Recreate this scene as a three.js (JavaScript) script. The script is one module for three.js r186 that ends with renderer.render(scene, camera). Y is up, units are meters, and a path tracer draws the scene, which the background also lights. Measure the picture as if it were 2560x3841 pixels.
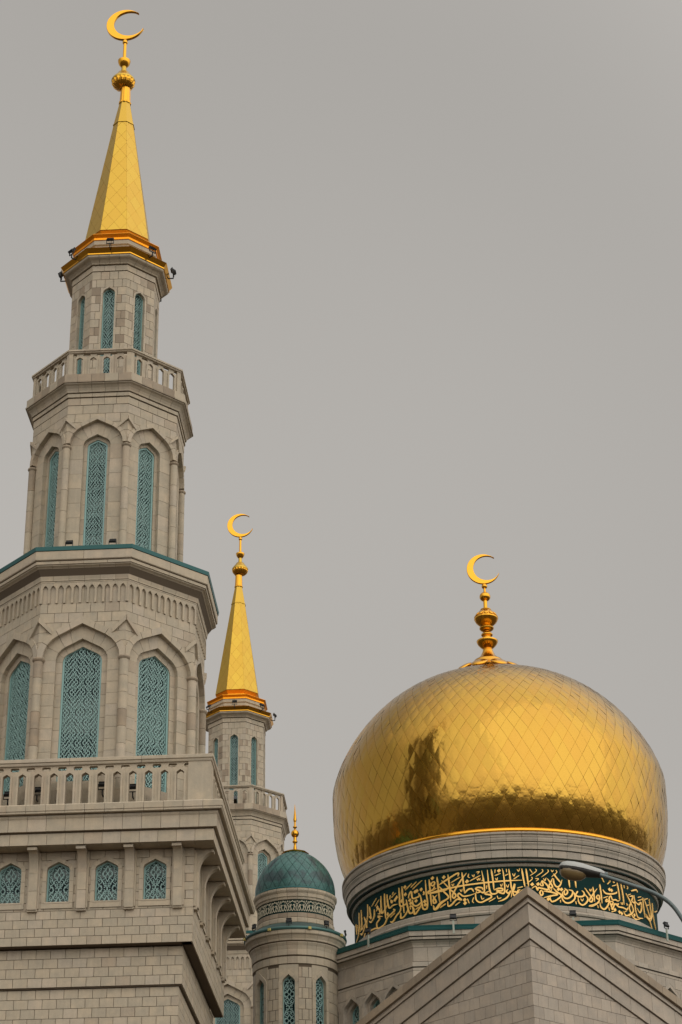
import * as THREE from 'three';
import { mergeGeometries } from 'three/addons/utils/BufferGeometryUtils.js';

// ───────────────────────── camera, sky, sun, exposure ─────────────────────────
const RAD = Math.PI / 180, EYE = 1.6;
const scene = new THREE.Scene();
const camera = new THREE.PerspectiveCamera(28.02, 682 / 1024, 0.5, 6000);
camera.position.set(0, EYE, 0);
camera.rotation.set(28.2188 * RAD, 0, -0.9029 * RAD, 'XYZ');
camera.updateMatrixWorld(true);
camera.updateProjectionMatrix();

const renderer = new THREE.WebGLRenderer({ antialias: true });
renderer.setSize(682, 1024);
renderer.toneMapping = THREE.LinearToneMapping;
renderer.toneMappingExposure = 1.07;
renderer.shadowMap.enabled = true;
renderer.shadowMap.type = THREE.PCFSoftShadowMap;

const SUN = new THREE.Vector3(0.47, 0.56, 0.68).normalize();
const sun = new THREE.DirectionalLight(new THREE.Color(1.0, 0.94, 0.84), 0.5);
sun.position.copy(SUN).multiplyScalar(160).add(new THREE.Vector3(0, 30, -95));
sun.target.position.set(0, 30, -95);
sun.shadow.radius = 150;
sun.castShadow = true;
sun.shadow.mapSize.set(2048, 2048);
Object.assign(sun.shadow.camera, { left: -70, right: 70, top: 70, bottom: -70, near: 1, far: 400 });
scene.add(sun, sun.target);

// even high overcast: soft, a little brighter towards the veiled sun and overhead
{
  const W = 256, H = 128, data = new Float32Array(W * H * 4);
  for (let j = 0; j < H; j++) for (let i = 0; i < W; i++) {
    const v = ((j + 0.5) / H - 0.5) * Math.PI, u = ((i + 0.5) / W - 0.5) * 2 * Math.PI;
    const x = Math.cos(v) * Math.cos(u), y = Math.sin(v), z = Math.cos(v) * Math.sin(u);
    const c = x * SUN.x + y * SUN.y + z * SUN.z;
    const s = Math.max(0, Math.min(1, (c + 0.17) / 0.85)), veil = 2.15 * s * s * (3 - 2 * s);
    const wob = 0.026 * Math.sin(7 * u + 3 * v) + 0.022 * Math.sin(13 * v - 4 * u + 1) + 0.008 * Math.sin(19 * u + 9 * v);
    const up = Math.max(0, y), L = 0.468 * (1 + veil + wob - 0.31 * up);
    const o = (j * W + i) * 4;
    data[o] = L * 1.04; data[o + 1] = L * 0.995; data[o + 2] = L * 0.935; data[o + 3] = 1;
  }
  const t = new THREE.DataTexture(data, W, H, THREE.RGBAFormat, THREE.FloatType);
  t.mapping = THREE.EquirectangularReflectionMapping;
  t.magFilter = t.minFilter = THREE.LinearFilter;
  t.needsUpdate = true;
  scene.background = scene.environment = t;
}

// ───────────────────────── random numbers and noise ─────────────────────────
let seed = 7;
const rnd = () => { seed = (seed + 0x6d2b79f5) | 0; let t = Math.imul(seed ^ (seed >>> 15), 1 | seed); t = (t + Math.imul(t ^ (t >>> 7), 61 | t)) ^ t; return ((t ^ (t >>> 14)) >>> 0) / 4294967296; };
const hash = (x, y) => { let h = Math.imul(x | 0, 374761393) + Math.imul(y | 0, 668265263); h = Math.imul(h ^ (h >>> 13), 1274126177); return ((h ^ (h >>> 16)) >>> 0) / 4294967296; };
function vnoise(x, y, px) {                       // value noise that repeats every px cells
  const xi = Math.floor(x), yi = Math.floor(y), fx = x - xi, fy = y - yi, w = (a) => ((a % px) + px) % px;
  const sx = fx * fx * (3 - 2 * fx), sy = fy * fy * (3 - 2 * fy);
  const a = hash(w(xi), w(yi)), b = hash(w(xi + 1), w(yi)), c = hash(w(xi), w(yi + 1)), d = hash(w(xi + 1), w(yi + 1));
  return (a + (b - a) * sx) * (1 - sy) + (c + (d - c) * sx) * sy;
}
function grey(size, f, srgb) {
  const d = new Uint8Array(size * size * 4);
  for (let y = 0; y < size; y++) for (let x = 0; x < size; x++) {
    const c = f(x / size, y / size, x, y), o = (y * size + x) * 4;
    for (let k = 0; k < 3; k++) d[o + k] = Math.max(0, Math.min(255, 255 * (c.length ? c[k] : c)));
    d[o + 3] = 255;
  }
  const t = new THREE.DataTexture(d, size, size);
  t.wrapS = t.wrapT = THREE.RepeatWrapping; t.magFilter = THREE.LinearFilter; t.minFilter = THREE.LinearMipmapLinearFilter; t.generateMipmaps = true;
  if (srgb) t.colorSpace = THREE.SRGBColorSpace;
  t.needsUpdate = true;
  return t;
}
const scaled = (t, s) => { const c = t.clone(); c.repeat.set(s, s); c.needsUpdate = true; return c; };

// granite: fine speckle, soft blotches, faint drip streaks
const graniteMap = grey(512, (u, v, x, y) => {
  const sp = hash(x, y) * 0.5 + hash((x >> 1) + 991, (y >> 1) + 17) * 0.5;
  const bl = vnoise(u * 6, v * 6, 6) * 0.5 + vnoise(u * 14, v * 14, 14) * 0.3 + vnoise(u * 40, v * 40, 40) * 0.2;
  const st = vnoise(u * 48, v * 3, 48) * 0.5 + vnoise(u * 20, v * 2, 20) * 0.5;
  const g = 0.80 + 0.10 * (sp - 0.5) + 0.11 * (bl - 0.5) + 0.05 * (st - 0.5) + 0.06;
  const warm = 0.03 * (bl - 0.5);
  return [g + warm, g, g - warm];
}, true);
const granite = scaled(graniteMap, 1 / 2.6);
const graniteBump = scaled(grey(256, (u, v, x, y) => 0.5 + 0.35 * (hash(x, y) - 0.5) + 0.4 * (vnoise(u * 24, v * 24, 24) - 0.5)), 1 / 0.9);
const hammer = scaled(grey(256, (u, v) => 0.5 * vnoise(u * 5, v * 5, 5) + 0.32 * vnoise(u * 11, v * 11, 11) + 0.18 * vnoise(u * 23, v * 23, 23)), 1 / 1.9);
const patina = scaled(grey(512, (u, v, x, y) => {
  const b = vnoise(u * 5, v * 5, 5) * 0.55 + vnoise(u * 12, v * 12, 12) * 0.3 + vnoise(u * 30, v * 30, 30) * 0.15;
  const k = Math.max(0, Math.min(1, (b - 0.52) * 5)), g = 0.86 + 0.12 * (vnoise(u * 60, v * 60, 60) - 0.5);
  return [g * (1 - 0.12 * k), g * (1 - 0.26 * k), g * (1 - 0.21 * k)];
}, true), 1 / 3.1);

// ───────────────────────── materials ─────────────────────────
const lin = (r, g, b) => new THREE.Color().setRGB(r, g, b);
const mat = (o) => new THREE.MeshStandardMaterial({ roughness: 0.8, ...o });
const stoneTone = (r, g, b) => mat({ color: lin(r, g, b), map: granite, bumpMap: graniteBump, bumpScale: 0.004, roughness: 0.82 });
const ST = [0.965, 1.0, 1.03, 0.98, 1.015, 0.90].map((k, i) => stoneTone(0.535 * k * (i === 5 ? 1.03 : 1), 0.452 * k, 0.332 * k * (i === 2 ? 1.03 : 1)));
const mortar = mat({ color: lin(0.10, 0.075, 0.05), roughness: 0.95 });
const stainStone = [stoneTone(0.385, 0.305, 0.215), stoneTone(0.345, 0.27, 0.19), stoneTone(0.42, 0.335, 0.24)];
const greyStone = [0.9, 1.0, 1.07, 0.96].map((k) => stoneTone(0.49 * k, 0.42 * k, 0.335 * k));
const teal = mat({ color: lin(0.25, 0.40, 0.38), roughness: 0.55 });
const tealFrame = mat({ color: lin(0.19, 0.33, 0.315), roughness: 0.5 });
const tealTrim = mat({ color: lin(0.012, 0.088, 0.086), roughness: 0.42, metalness: 0.25 });
const tealCopper = mat({ color: lin(0.068, 0.182, 0.166), map: patina, roughness: 0.5, metalness: 0.25, bumpMap: hammer, bumpScale: 0.006 });
const glass = new THREE.MeshPhysicalMaterial({ color: lin(0.006, 0.026, 0.030), roughness: 0.15, specularIntensity: 0.5 });
const glassPaintedSky = new THREE.MeshPhysicalMaterial({ color: lin(0.10, 0.155, 0.145), roughness: 0.25, specularIntensity: 1 });  // lighter copy of the glass: reflection of bright sky put into its colour
const bandGreen = new THREE.MeshPhysicalMaterial({ color: lin(0.0035, 0.024, 0.022), roughness: 0.85, specularIntensity: 0.3 });
const letterGold = mat({ color: lin(0.86, 0.52, 0.14), roughness: 0.45, metalness: 0.25 });
const goldDome = [0, 1, 2].map((i) => mat({ color: lin(0.455, 0.272 - 0.006 * i, 0.048), metalness: 1, roughness: 0.17 + 0.025 * i, bumpMap: hammer, bumpScale: 0.012 }));
const goldSeam = mat({ color: lin(0.46, 0.215, 0.018), metalness: 1, roughness: 0.35 });
const goldSpire = [0, 1, 2].map((i) => mat({ color: lin(0.49, 0.317 - 0.006 * i, 0.05), metalness: 1, roughness: 0.34 + 0.03 * i, bumpMap: hammer, bumpScale: 0.004 }));
const goldTrim = mat({ color: lin(0.66, 0.33, 0.034), metalness: 1, roughness: 0.2 });
const goldBounceTint = mat({ color: lin(0.80, 0.33, 0.022), metalness: 1, roughness: 0.5 });  // orange of light bounced between gilt parts, painted into the gold
const black = mat({ color: lin(0.007, 0.0075, 0.008), roughness: 0.7 });
const bracketGrey = mat({ color: lin(0.28, 0.30, 0.25), roughness: 0.6, metalness: 0.3 });
const yellowBox = mat({ color: lin(0.42, 0.34, 0.10), roughness: 0.7 });

// ───────────────────────── geometry helpers ─────────────────────────
class Builder {                                    // gathers faces; heights are given above the eye, Y0 sets them above the ground
  constructor(y0 = EYE) { this.p = []; this.n = []; this.u = []; this.y0 = y0; this.du = rnd() * 7; this.dv = rnd() * 7; }
  tri(a, b, c, na, nb, nc) {
    const ux = b[0] - a[0], uy = b[1] - a[1], uz = b[2] - a[2], vx = c[0] - a[0], vy = c[1] - a[1], vz = c[2] - a[2];
    let n = [uy * vz - uz * vy, uz * vx - ux * vz, ux * vy - uy * vx]; const l = Math.hypot(...n);
    if (l < 1e-10) return this;
    n = n.map((q) => q / l);
    const ax = Math.abs(n[0]), ay = Math.abs(n[1]), az = Math.abs(n[2]);
    [[a, na], [b, nb], [c, nc]].forEach(([q, m]) => {
      this.p.push(q[0], q[1] + this.y0, q[2]); this.n.push(...(m || n));
      if (ay > 0.75) this.u.push(q[0] + this.du, q[2] + this.dv); else if (ax > az) this.u.push(q[2] + this.du, q[1] + this.dv); else this.u.push(q[0] + this.du, q[1] + this.dv);
    });
    return this;
  }
  quad(a, b, c, d, ...n) { this.tri(a, b, c, n[0], n[1], n[2]); return this.tri(a, c, d, n[0], n[2], n[3]); }
  fan(pts) { for (let i = 1; i < pts.length - 1; i++) this.tri(pts[0], pts[i], pts[i + 1]); return this; }
  // a prism over a convex outline; the back outline may differ (for mitres)
  prism(front, z0, z1, back = front, closed = false) {
    this.fan(front.map((q) => [q[0], q[1], z1]));
    for (let i = 0; i < front.length; i++) {
      const j = (i + 1) % front.length;
      this.quad([back[i][0], back[i][1], z0], [back[j][0], back[j][1], z0], [front[j][0], front[j][1], z1], [front[i][0], front[i][1], z1]);
    }
    if (closed) this.fan(back.map((q) => [q[0], q[1], z0]).reverse());
    return this;
  }
  box(x0, x1, y0, y1, z0, z1) { return this.prism([[x0, y0], [x1, y0], [x1, y1], [x0, y1]], z0, z1, undefined, true); }
  build() {
    const g = new THREE.BufferGeometry();
    g.setAttribute('position', new THREE.Float32BufferAttribute(this.p, 3));
    g.setAttribute('normal', new THREE.Float32BufferAttribute(this.n, 3));
    g.setAttribute('uv', new THREE.Float32BufferAttribute(this.u, 2));
    return g;
  }
}
// a profile [[r, y], ...] turned about the upright axis from angle t0 to t1 (0 looks towards +z)
function turn(b, prof, t0, t1, segs, bumpR) {
  const N = prof.map((q, i) => null);
  for (let i = 0; i < prof.length - 1; i++) {
    const [r1, y1] = prof[i], [r2, y2] = prof[i + 1], l = Math.hypot(r2 - r1, y2 - y1) || 1, nr = (y2 - y1) / l, ny = (r1 - r2) / l;
    for (let k = 0; k < segs; k++) {
      const a = t0 + ((t1 - t0) * k) / segs, c = t0 + ((t1 - t0) * (k + 1)) / segs;
      const P = (r, y, t) => { const q = bumpR ? r * bumpR(t, y) : r; return [q * Math.sin(t), y, q * Math.cos(t)]; }, M = (t) => [nr * Math.sin(t), ny, nr * Math.cos(t)];
      if (bumpR) b.quad(P(r1, y1, a), P(r1, y1, c), P(r2, y2, c), P(r2, y2, a));
      else b.quad(P(r1, y1, a), P(r1, y1, c), P(r2, y2, c), P(r2, y2, a), M(a), M(c), M(c), M(a));
    }
  }
  return b;
}
// smooth turned shape for finials, normals averaged along the profile
function lathe(prof, segs = 32, y0 = EYE) {
  const g = new THREE.LatheGeometry(prof.map((q) => new THREE.Vector2(Math.max(q[0], 0.0005), q[1] + y0)), segs);
  return g;
}
// turned shape with crisp steps in its profile
const turned = (prof, segs = 32) => turn(new Builder(), prof, 0, 2 * Math.PI, segs).build();
const clipHalf = (poly, nx, ny, c) => {            // keeps nx*x + ny*y <= c
  const out = [];
  for (let i = 0; i < poly.length; i++) {
    const a = poly[i], b = poly[(i + 1) % poly.length], da = nx * a[0] + ny * a[1] - c, db = nx * b[0] + ny * b[1] - c;
    if (da <= 0) out.push(a);
    if ((da < 0 && db > 0) || (da > 0 && db < 0)) { const t = da / (da - db); out.push([a[0] + (b[0] - a[0]) * t, a[1] + (b[1] - a[1]) * t]); }
  }
  return out;
};
const areaOf = (p) => { let s = 0; for (let i = 0; i < p.length; i++) { const a = p[i], b = p[(i + 1) % p.length]; s += a[0] * b[1] - b[0] * a[1]; } return s / 2; };
const edgesOf = (ccw) => ccw.map((a, i) => { const b = ccw[(i + 1) % ccw.length], nx = b[1] - a[1], ny = a[0] - b[0]; return [nx, ny, nx * a[0] + ny * a[1]]; });
const intersect = (poly, ccw) => edgesOf(ccw).reduce((p, e) => (p.length ? clipHalf(p, ...e) : p), poly);
function subtract(polys, ccw) {                    // convex pieces of polys outside the convex outline
  const E = edgesOf(ccw), out = [];
  for (let p of polys) {
    for (const [nx, ny, c] of E) {
      if (p.length < 3) break;
      const off = clipHalf(p, -nx, -ny, -c);
      if (off.length > 2 && Math.abs(areaOf(off)) > 2e-4) out.push(off);
      p = clipHalf(p, nx, ny, c);
    }
  }
  return out;
}
const inside = (E, x, y) => E.every(([nx, ny, c]) => nx * x + ny * y <= c);
const rect = (x0, x1, y0, y1) => [[x0, y0], [x1, y0], [x1, y1], [x0, y1]];

// ───────────────────────── naming and grouping ─────────────────────────
const used = {};
const numbered = (n) => { used[n] = (used[n] || 0) + 1; return used[n] === 1 ? n : n + '_' + String(used[n] - 1).padStart(3, '0'); };
function thing(name, label, category, [x, y, z] = [0, 0, 0], yaw = 0, group) {
  const o = new THREE.Group(); o.name = numbered(name); o.position.set(x, y, z); o.rotation.y = yaw;
  o.userData = { label, category }; if (group) o.userData.group = group;
  scene.add(o); o.updateMatrixWorld(true);
  return o;
}
function part(name, geo, m, parent, rot = 0, label) {
  const o = new THREE.Mesh(geo instanceof Builder ? geo.build() : geo, m);
  o.name = name; o.castShadow = o.receiveShadow = true; o.rotation.y = rot; if (label) o.userData.label = label;
  parent.add(o);
  return o;
}
function node(name, parent, rot = 0) { const o = new THREE.Group(); o.name = name; o.rotation.y = rot; parent.add(o); return o; }

// gathers many alike pieces: those that show largest become parts, the rest one part of kind "stuff"
class Pieces {
  constructor(root, parent, name, rest, limit = 300, minPx = 4) { Object.assign(this, { root, parent, name, rest, limit, minPx }); this.all = []; }
  add(b, m, rot, c, n, area) {
    const M = this.root.matrixWorld, R = new THREE.Matrix4().makeRotationY(rot), w = new THREE.Vector3(c[0], c[1] + EYE, c[2]).applyMatrix4(R).applyMatrix4(M);
    const nn = new THREE.Vector3(...n).applyMatrix4(R).transformDirection(M), to = camera.position.clone().sub(w), d = to.length(), cos = nn.dot(to) / d;
    const s = w.clone().project(camera), inFrame = Math.abs(s.x) < 1.02 && Math.abs(s.y) < 1.02;
    const px = inFrame && cos > 0.03 ? (area * cos * 2053 * 2053) / (d * d) : 0;
    this.all.push({ b, m, rot, px });
  }
  flush() {
    this.all.sort((p, q) => q.px - p.px);
    const cut = this.all.filter((p, i) => i < this.limit && p.px >= Math.max(4, this.minPx)).length, keep = this.all.slice(0, cut), rest = this.all.slice(cut);
    for (const p of keep) part(this.name, p.b, p.m, this.parent, p.rot);
    if (rest.length) {
      const ms = [...new Set(rest.map((p) => p.m))], gs = ms.map((m) => mergeGeometries(rest.filter((p) => p.m === m).map((p) => { const g = p.b instanceof Builder ? p.b.build() : p.b.clone(); return p.rot ? g.rotateY(p.rot) : g; }), false));
      const o = part(this.rest, ms.length > 1 ? mergeGeometries(gs, true) : gs[0], ms.length > 1 ? ms : ms[0], this.parent);
      o.userData.kind = 'stuff';
    }
  }
}
const pick = (a) => a[Math.min(a.length - 1, Math.floor(rnd() * a.length))];
const tone = () => { const r = rnd(); return r < 0.07 ? ST[5] : ST[Math.floor(rnd() * 5)]; };

// coursed stones over a rectangle, cut by a convex clip and by convex holes
function courses(P, o, rot, z, m = tone) {
  const { x0, x1, y0, y1, h, w, holes = [], clip, gap = 0.019, proud = 0.034, phase = 0 } = o, rows = Math.max(1, Math.round((y1 - y0) / h)), H = (y1 - y0) / rows;
  for (let r = 0; r < rows; r++) {
    const ya = y0 + r * H + gap / 2, yb = y0 + (r + 1) * H - gap / 2;
    const n = Math.max(1, Math.round((x1 - x0) / w)), W = (x1 - x0) / n, odd = (r + phase) % 2;
    for (let i = 0; i < n + odd; i++) {
      let xa = odd ? x0 + (i - 0.5) * W : x0 + i * W, xb = xa + W;
      xa = Math.max(x0, xa); xb = Math.min(x1, xb);
      const L = xa <= x0 + 1e-6, Rr = xb >= x1 - 1e-6;
      let polys = [rect(xa + (L ? 0 : gap / 2), xb - (Rr ? 0 : gap / 2), ya, yb)];
      if (clip) polys = polys.map((p) => intersect(p, clip)).filter((p) => p.length > 2);
      for (const hole of holes) polys = subtract(polys, hole);
      const area = polys.reduce((s, p) => s + Math.abs(areaOf(p)), 0);
      if (area < 0.004) continue;
      const b = new Builder(), k = z + proud + (rnd() - 0.5) * 0.006;
      for (const p of polys) b.prism(p, z - 0.02, k);
      P.add(b, m(), rot, [(xa + xb) / 2, (ya + yb) / 2, z], [0, 0, 1], area);
    }
  }
}
// a moulding of profile [[a, y], ...] (anticlockwise, outer side first) along one face, in n blocks with mitred ends
function ringFace(P, prof, rot, xl, xr, n, m = tone, gap = 0.014) {
  const aMax = Math.max(...prof.map((q) => q[0])), X0 = xl(aMax), X1 = xr(aMax), tris = THREE.ShapeUtils.triangulateShape(prof.map((q) => new THREE.Vector2(q[0], q[1])), []);
  const ym = prof.reduce((s, q) => s + q[1], 0) / prof.length, hh = Math.max(...prof.map((q) => q[1])) - Math.min(...prof.map((q) => q[1]));
  for (let i = 0; i < n; i++) {
    const A = (a) => (i === 0 ? xl(a) : X0 + ((X1 - X0) * i) / n + gap / 2), B = (a) => (i === n - 1 ? xr(a) : X0 + ((X1 - X0) * (i + 1)) / n - gap / 2), b = new Builder();
    for (let k = 0; k < prof.length; k++) {
      const p = prof[k], q = prof[(k + 1) % prof.length];
      b.quad([A(p[0]), p[1], p[0]], [B(p[0]), p[1], p[0]], [B(q[0]), q[1], q[0]], [A(q[0]), q[1], q[0]]);
    }
    for (const [t0, t1, t2] of tris) for (const [F, flip] of [[A, true], [B, false]]) {
      const v = [t0, t1, t2].map((t) => [F(prof[t][0]), prof[t][1], prof[t][0]]);
      flip ? b.tri(v[0], v[1], v[2]) : b.tri(v[0], v[2], v[1]);
    }
    P.add(b, m(), rot, [(A(aMax) + B(aMax)) / 2, ym, aMax], [0, 0, 1], hh * (B(aMax) - A(aMax)));
  }
}
const T8 = Math.tan(Math.PI / 8);
const OCT = [0, 1, 2, 3, 4, 5, 6, 7].map((k) => (k > 4 ? k - 8 : k) * 45 * RAD);
const octRing = (P, prof, n, m, faces = OCT) => faces.forEach((r) => ringFace(P, prof, r, (a) => -a * T8, (a) => a * T8, n, m));
const octSolid = (b, levels) => {                 // levels [[a, y], ...] from below upwards, closed at both ends
  const ring = ([a, y]) => OCT.map((r, k) => { const t = (k - 0.5) * 45 * RAD, R = a / Math.cos(22.5 * RAD); return [R * Math.sin(t), y, R * Math.cos(t)]; });
  const rs = levels.map(ring);
  for (let i = 0; i < rs.length - 1; i++) for (let k = 0; k < 8; k++) b.quad(rs[i][k], rs[i][(k + 1) % 8], rs[i + 1][(k + 1) % 8], rs[i + 1][k]);
  b.fan(rs[0].slice().reverse()); b.fan(rs[rs.length - 1]);
  return b;
};

// pointed arch: half width w, haunch radius r, springing ys, upper slope al; every outline offset by d shares its centres
function arch(w, r, ys, al, y0) {
  const cx = w - r, tx = (d) => cx + (r + d) * Math.sin(al), ty = (d) => ys + (r + d) * Math.cos(al);
  const apex = (d) => ty(d) + tx(d) * Math.tan(al);
  const at = (s, d) => {                           // s: 0 foot, 1 springing, 1..2 haunch, 2..3 straight to the apex
    if (s <= 1) return [w + d, y0 + (ys - y0) * s];
    if (s <= 2) { const f = (s - 1) * (Math.PI / 2 - al); return [cx + (r + d) * Math.cos(f), ys + (r + d) * Math.sin(f)]; }
    const t = s - 2; return [tx(d) * (1 - t), ty(d) + (apex(d) - ty(d)) * t];
  };
  const half = [0, 1, 1.25, 1.5, 1.75, 2, 3];
  const outline = (d) => { const R = half.map((s) => at(s, d)); return [...R, ...R.slice(0, -1).reverse().map(([x, y]) => [-x, y])]; };   // anticlockwise
  return { at, outline, apex, ys, y0, w };
}
// stones round an arch between offsets d0 < d1
function archStones(P, A, d0, d1, rot, z0, z1, jambH, cuts, m = tone, gap = 0.012) {
  const S = [], nj = Math.max(1, Math.round((A.ys - A.y0) / jambH));
  for (let i = 0; i < nj; i++) S.push([i / nj, (i + 1) / nj]);
  const C = [1, ...cuts, 3];
  for (let i = 0; i < C.length - 1; i++) S.push([C[i], C[i + 1]]);
  for (const [s0, s1] of S) for (const sx of [1, -1]) {
    const ss = [s0]; for (const q of [1.25, 1.5, 1.75, 2]) if (q > s0 + 1e-6 && q < s1 - 1e-6) ss.push(q); ss.push(s1);
    const b = new Builder();
    const trim = (s, i) => { const e = gap / 2 / Math.max(0.3, s <= 1 ? A.ys - A.y0 : 0.9); return i === 0 && s > 0 ? s + e : i === ss.length - 1 && s < 3 ? s - e : s; };
    const I = ss.map((s, i) => A.at(trim(s, i), d0)), O = ss.map((s, i) => A.at(trim(s, i), d1)), k = z1 + (rnd() - 0.5) * 0.006;
    for (let i = 0; i < ss.length - 1; i++) {
      const q = [I[i], O[i], O[i + 1], I[i + 1]].map(([x, y]) => [x * sx, y]);
      b.prism(sx > 0 ? q : q.reverse(), z0, k);
    }
    const mid = A.at((s0 + s1) / 2, (d0 + d1) / 2);
    P.add(b, m(), rot, [mid[0] * sx, mid[1], z1], [0, 0, 1], (d1 - d0) * Math.hypot(O[0][0] - O.at(-1)[0], O[0][1] - O.at(-1)[1]));
  }
}
const archRing = (b, A, d0, d1, z0, z1) => {      // continuous band (window frames)
  const I = A.outline(d0), O = A.outline(d1), n = I.length;
  for (let i = 0; i < n; i++) { const j = (i + 1) % n; b.prism([I[i], O[i], O[j], I[j]], z0, z1); }
  return b;
};

// ───────────────────────── pierced arabesque screens ─────────────────────────
// strokes are smoothed polylines drawn with a flat ribbon; put(x, y, z) places them
function ribbon(b, pts, w0, w1, z, depth, put, taper = 0) {
  const n = pts.length, L = [];
  for (let i = 0; i < n; i++) {
    const a = pts[Math.max(0, i - 1)], c = pts[Math.min(n - 1, i + 1)], dx = c[0] - a[0], dy = c[1] - a[1], l = Math.hypot(dx, dy) || 1, t = i / (n - 1);
    let w = (w0 + (w1 - w0) * t) / 2; if (taper) w *= Math.min(1, taper + (1 - taper) * Math.min(t, 1 - t) * 6);
    L.push([[pts[i][0] - (dy / l) * w, pts[i][1] + (dx / l) * w], [pts[i][0] + (dy / l) * w, pts[i][1] - (dx / l) * w]]);
  }
  for (let i = 0; i < n - 1; i++) {
    const [a, c] = L[i], [d, e] = L[i + 1], f = (q, k) => put(q[0], q[1], k);
    b.quad(f(c, z), f(e, z), f(d, z), f(a, z));
    b.quad(f(a, z), f(d, z), f(d, z - depth), f(a, z - depth));
    b.quad(f(e, z), f(c, z), f(c, z - depth), f(e, z - depth));
  }
}
const smooth = (pts, k) => new THREE.CatmullRomCurve3(pts.map(([x, y]) => new THREE.Vector3(x, y, 0)), false, 'centripetal').getPoints(k).map((p) => [p.x, p.y]);
const flat = (x, y, z) => [x, y, z];
const spiral = (cx, cy, r, a0, a1, k = 8) => { const o = []; for (let i = 0; i <= k; i++) { const t = i / k, a = a0 + (a1 - a0) * t, q = r * (1 - 0.55 * t); o.push([cx + q * Math.cos(a), cy + q * Math.sin(a)]); } return o; };
// one repeat of the arabesque in a unit cell, widths relative to the cell
const MOTIF = [
  [smooth([[0, 1], [0.10, 0.86], [0.34, 0.74], [0.42, 0.56], [0.60, 0.44], [0.68, 0.26], [0.90, 0.14], [1, 0]], 16), 0.07],
  [smooth([[0.5, 1], [0.58, 0.88], [0.82, 0.78], [0.92, 0.62], [1.06, 0.52]], 10), 0.075],
  [smooth([[-0.04, 0.54], [0.10, 0.42], [0.18, 0.26], [0.40, 0.16], [0.5, 0]], 10), 0.075],
  [smooth([[1, 1], [0.86, 0.90], [0.78, 0.70], [0.58, 0.60], [0.46, 0.40], [0.22, 0.32], [0.14, 0.12], [0, 0]], 14), 0.06],
  [spiral(0.26, 0.56, 0.13, 0.3, 5.2), 0.06], [spiral(0.74, 0.46, 0.13, 3.4, 8.4), 0.06],
  [spiral(0.66, 0.86, 0.11, 2.0, 6.6), 0.055], [spiral(0.34, 0.10, 0.11, 5.2, 9.6), 0.055],
  [spiral(0.92, 0.34, 0.10, 1.2, 6.0), 0.05], [spiral(0.08, 0.74, 0.10, 4.2, 9.2), 0.05],
  [[[0.47, 0.56], [0.5, 0.51], [0.53, 0.46]], 0.14], [[[0.02, 0.06], [0.0, 0.0], [-0.02, -0.06]], 0.14],
  [[[0.20, 0.88], [0.26, 0.92], [0.31, 0.90]], 0.10], [[[0.70, 0.08], [0.76, 0.10], [0.80, 0.06]], 0.10],
];
function lattice(outline, cw, ch, z, depth, x0, y0, even) {
  const b = new Builder(), E = edgesOf(outline), xs = outline.map((q) => q[0]), ys = outline.map((q) => q[1]), X1 = Math.max(...xs), Y1 = Math.max(...ys);
  for (let iy = -1; y0 + iy * ch < Y1; iy++) for (let ix = -1; x0 + ix * cw < X1; ix++) {
    const flip = even ? (ix & 1) !== 0 : hash(ix + 40, iy + 7) < 0.5, fy = even ? (iy & 1) !== 0 : hash(ix + 9, iy + 90) < 0.5;
    for (const [pts, w] of MOTIF) {
      let run = [];
      const end = () => { if (run.length > 1) ribbon(b, run, w * cw * 1.0, w * cw * 1.0, z, depth, flat); run = []; };
      for (const [u, v] of pts) { const x = x0 + (ix + (flip ? 1 - u : u)) * cw, y = y0 + (iy + (fy ? 1 - v : v)) * ch; if (inside(E, x, y)) run.push([x, y]); else end(); }
      end();
    }
  }
  return b.build();
}
const paneOf = (outline, z, tilt = 0) => { const b = new Builder(); b.fan(outline.map(([x, y]) => [x, y, z + tilt * x])); return b; };

// ───────────────────────── the setting ─────────────────────────
const YAW = -2.691 * RAD;
{
  const asphalt = mat({ color: lin(0.098, 0.070, 0.046), map: granite, roughness: 0.95 });
  const g = new THREE.PlaneGeometry(5000, 5000, 8, 8).rotateX(-Math.PI / 2);
  const uv = g.attributes.uv; for (let i = 0; i < uv.count; i++) uv.setXY(i, uv.getX(i) * 5000, uv.getY(i) * 5000);
  const o = new THREE.Mesh(g, asphalt); o.name = 'ground'; o.receiveShadow = true; o.userData.kind = 'structure'; scene.add(o);
}

// ───────────────────────── the two minarets ─────────────────────────
const VIS = OCT.slice(0, 3).concat(OCT.slice(6));           // front, right, far right, far left and left faces
const isSeen = (r) => VIS.includes(r);
const AL = 28 * RAD;
const lowArch = arch(1.68, 1.24, 36.45, AL, 29.6), midArch = arch(1.23, 0.99, 47.85, AL, 41.0);
const shaftArch = arch(0.30, 0.27, 57.13, 32 * RAD, 51.42), sqArch = arch(0.47, 0.20, 26.76, AL, 25.40);
const lowWin = arch(0.86, 0.42, 36.52, AL, 30.84), midWin = arch(0.47, 0.23, 47.85, AL, 41.4);
const screenGeo = {};
const screenOf = (key, A, d, cw, ch, depth = 0.045) => (screenGeo[key] ||= lattice(A.outline(d), cw, ch, 0, depth, -cw * Math.ceil(A.w / cw), A.y0, key === 'square' || key === 'turret' || key === 'hall'));
const frameGeo = {};
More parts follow.
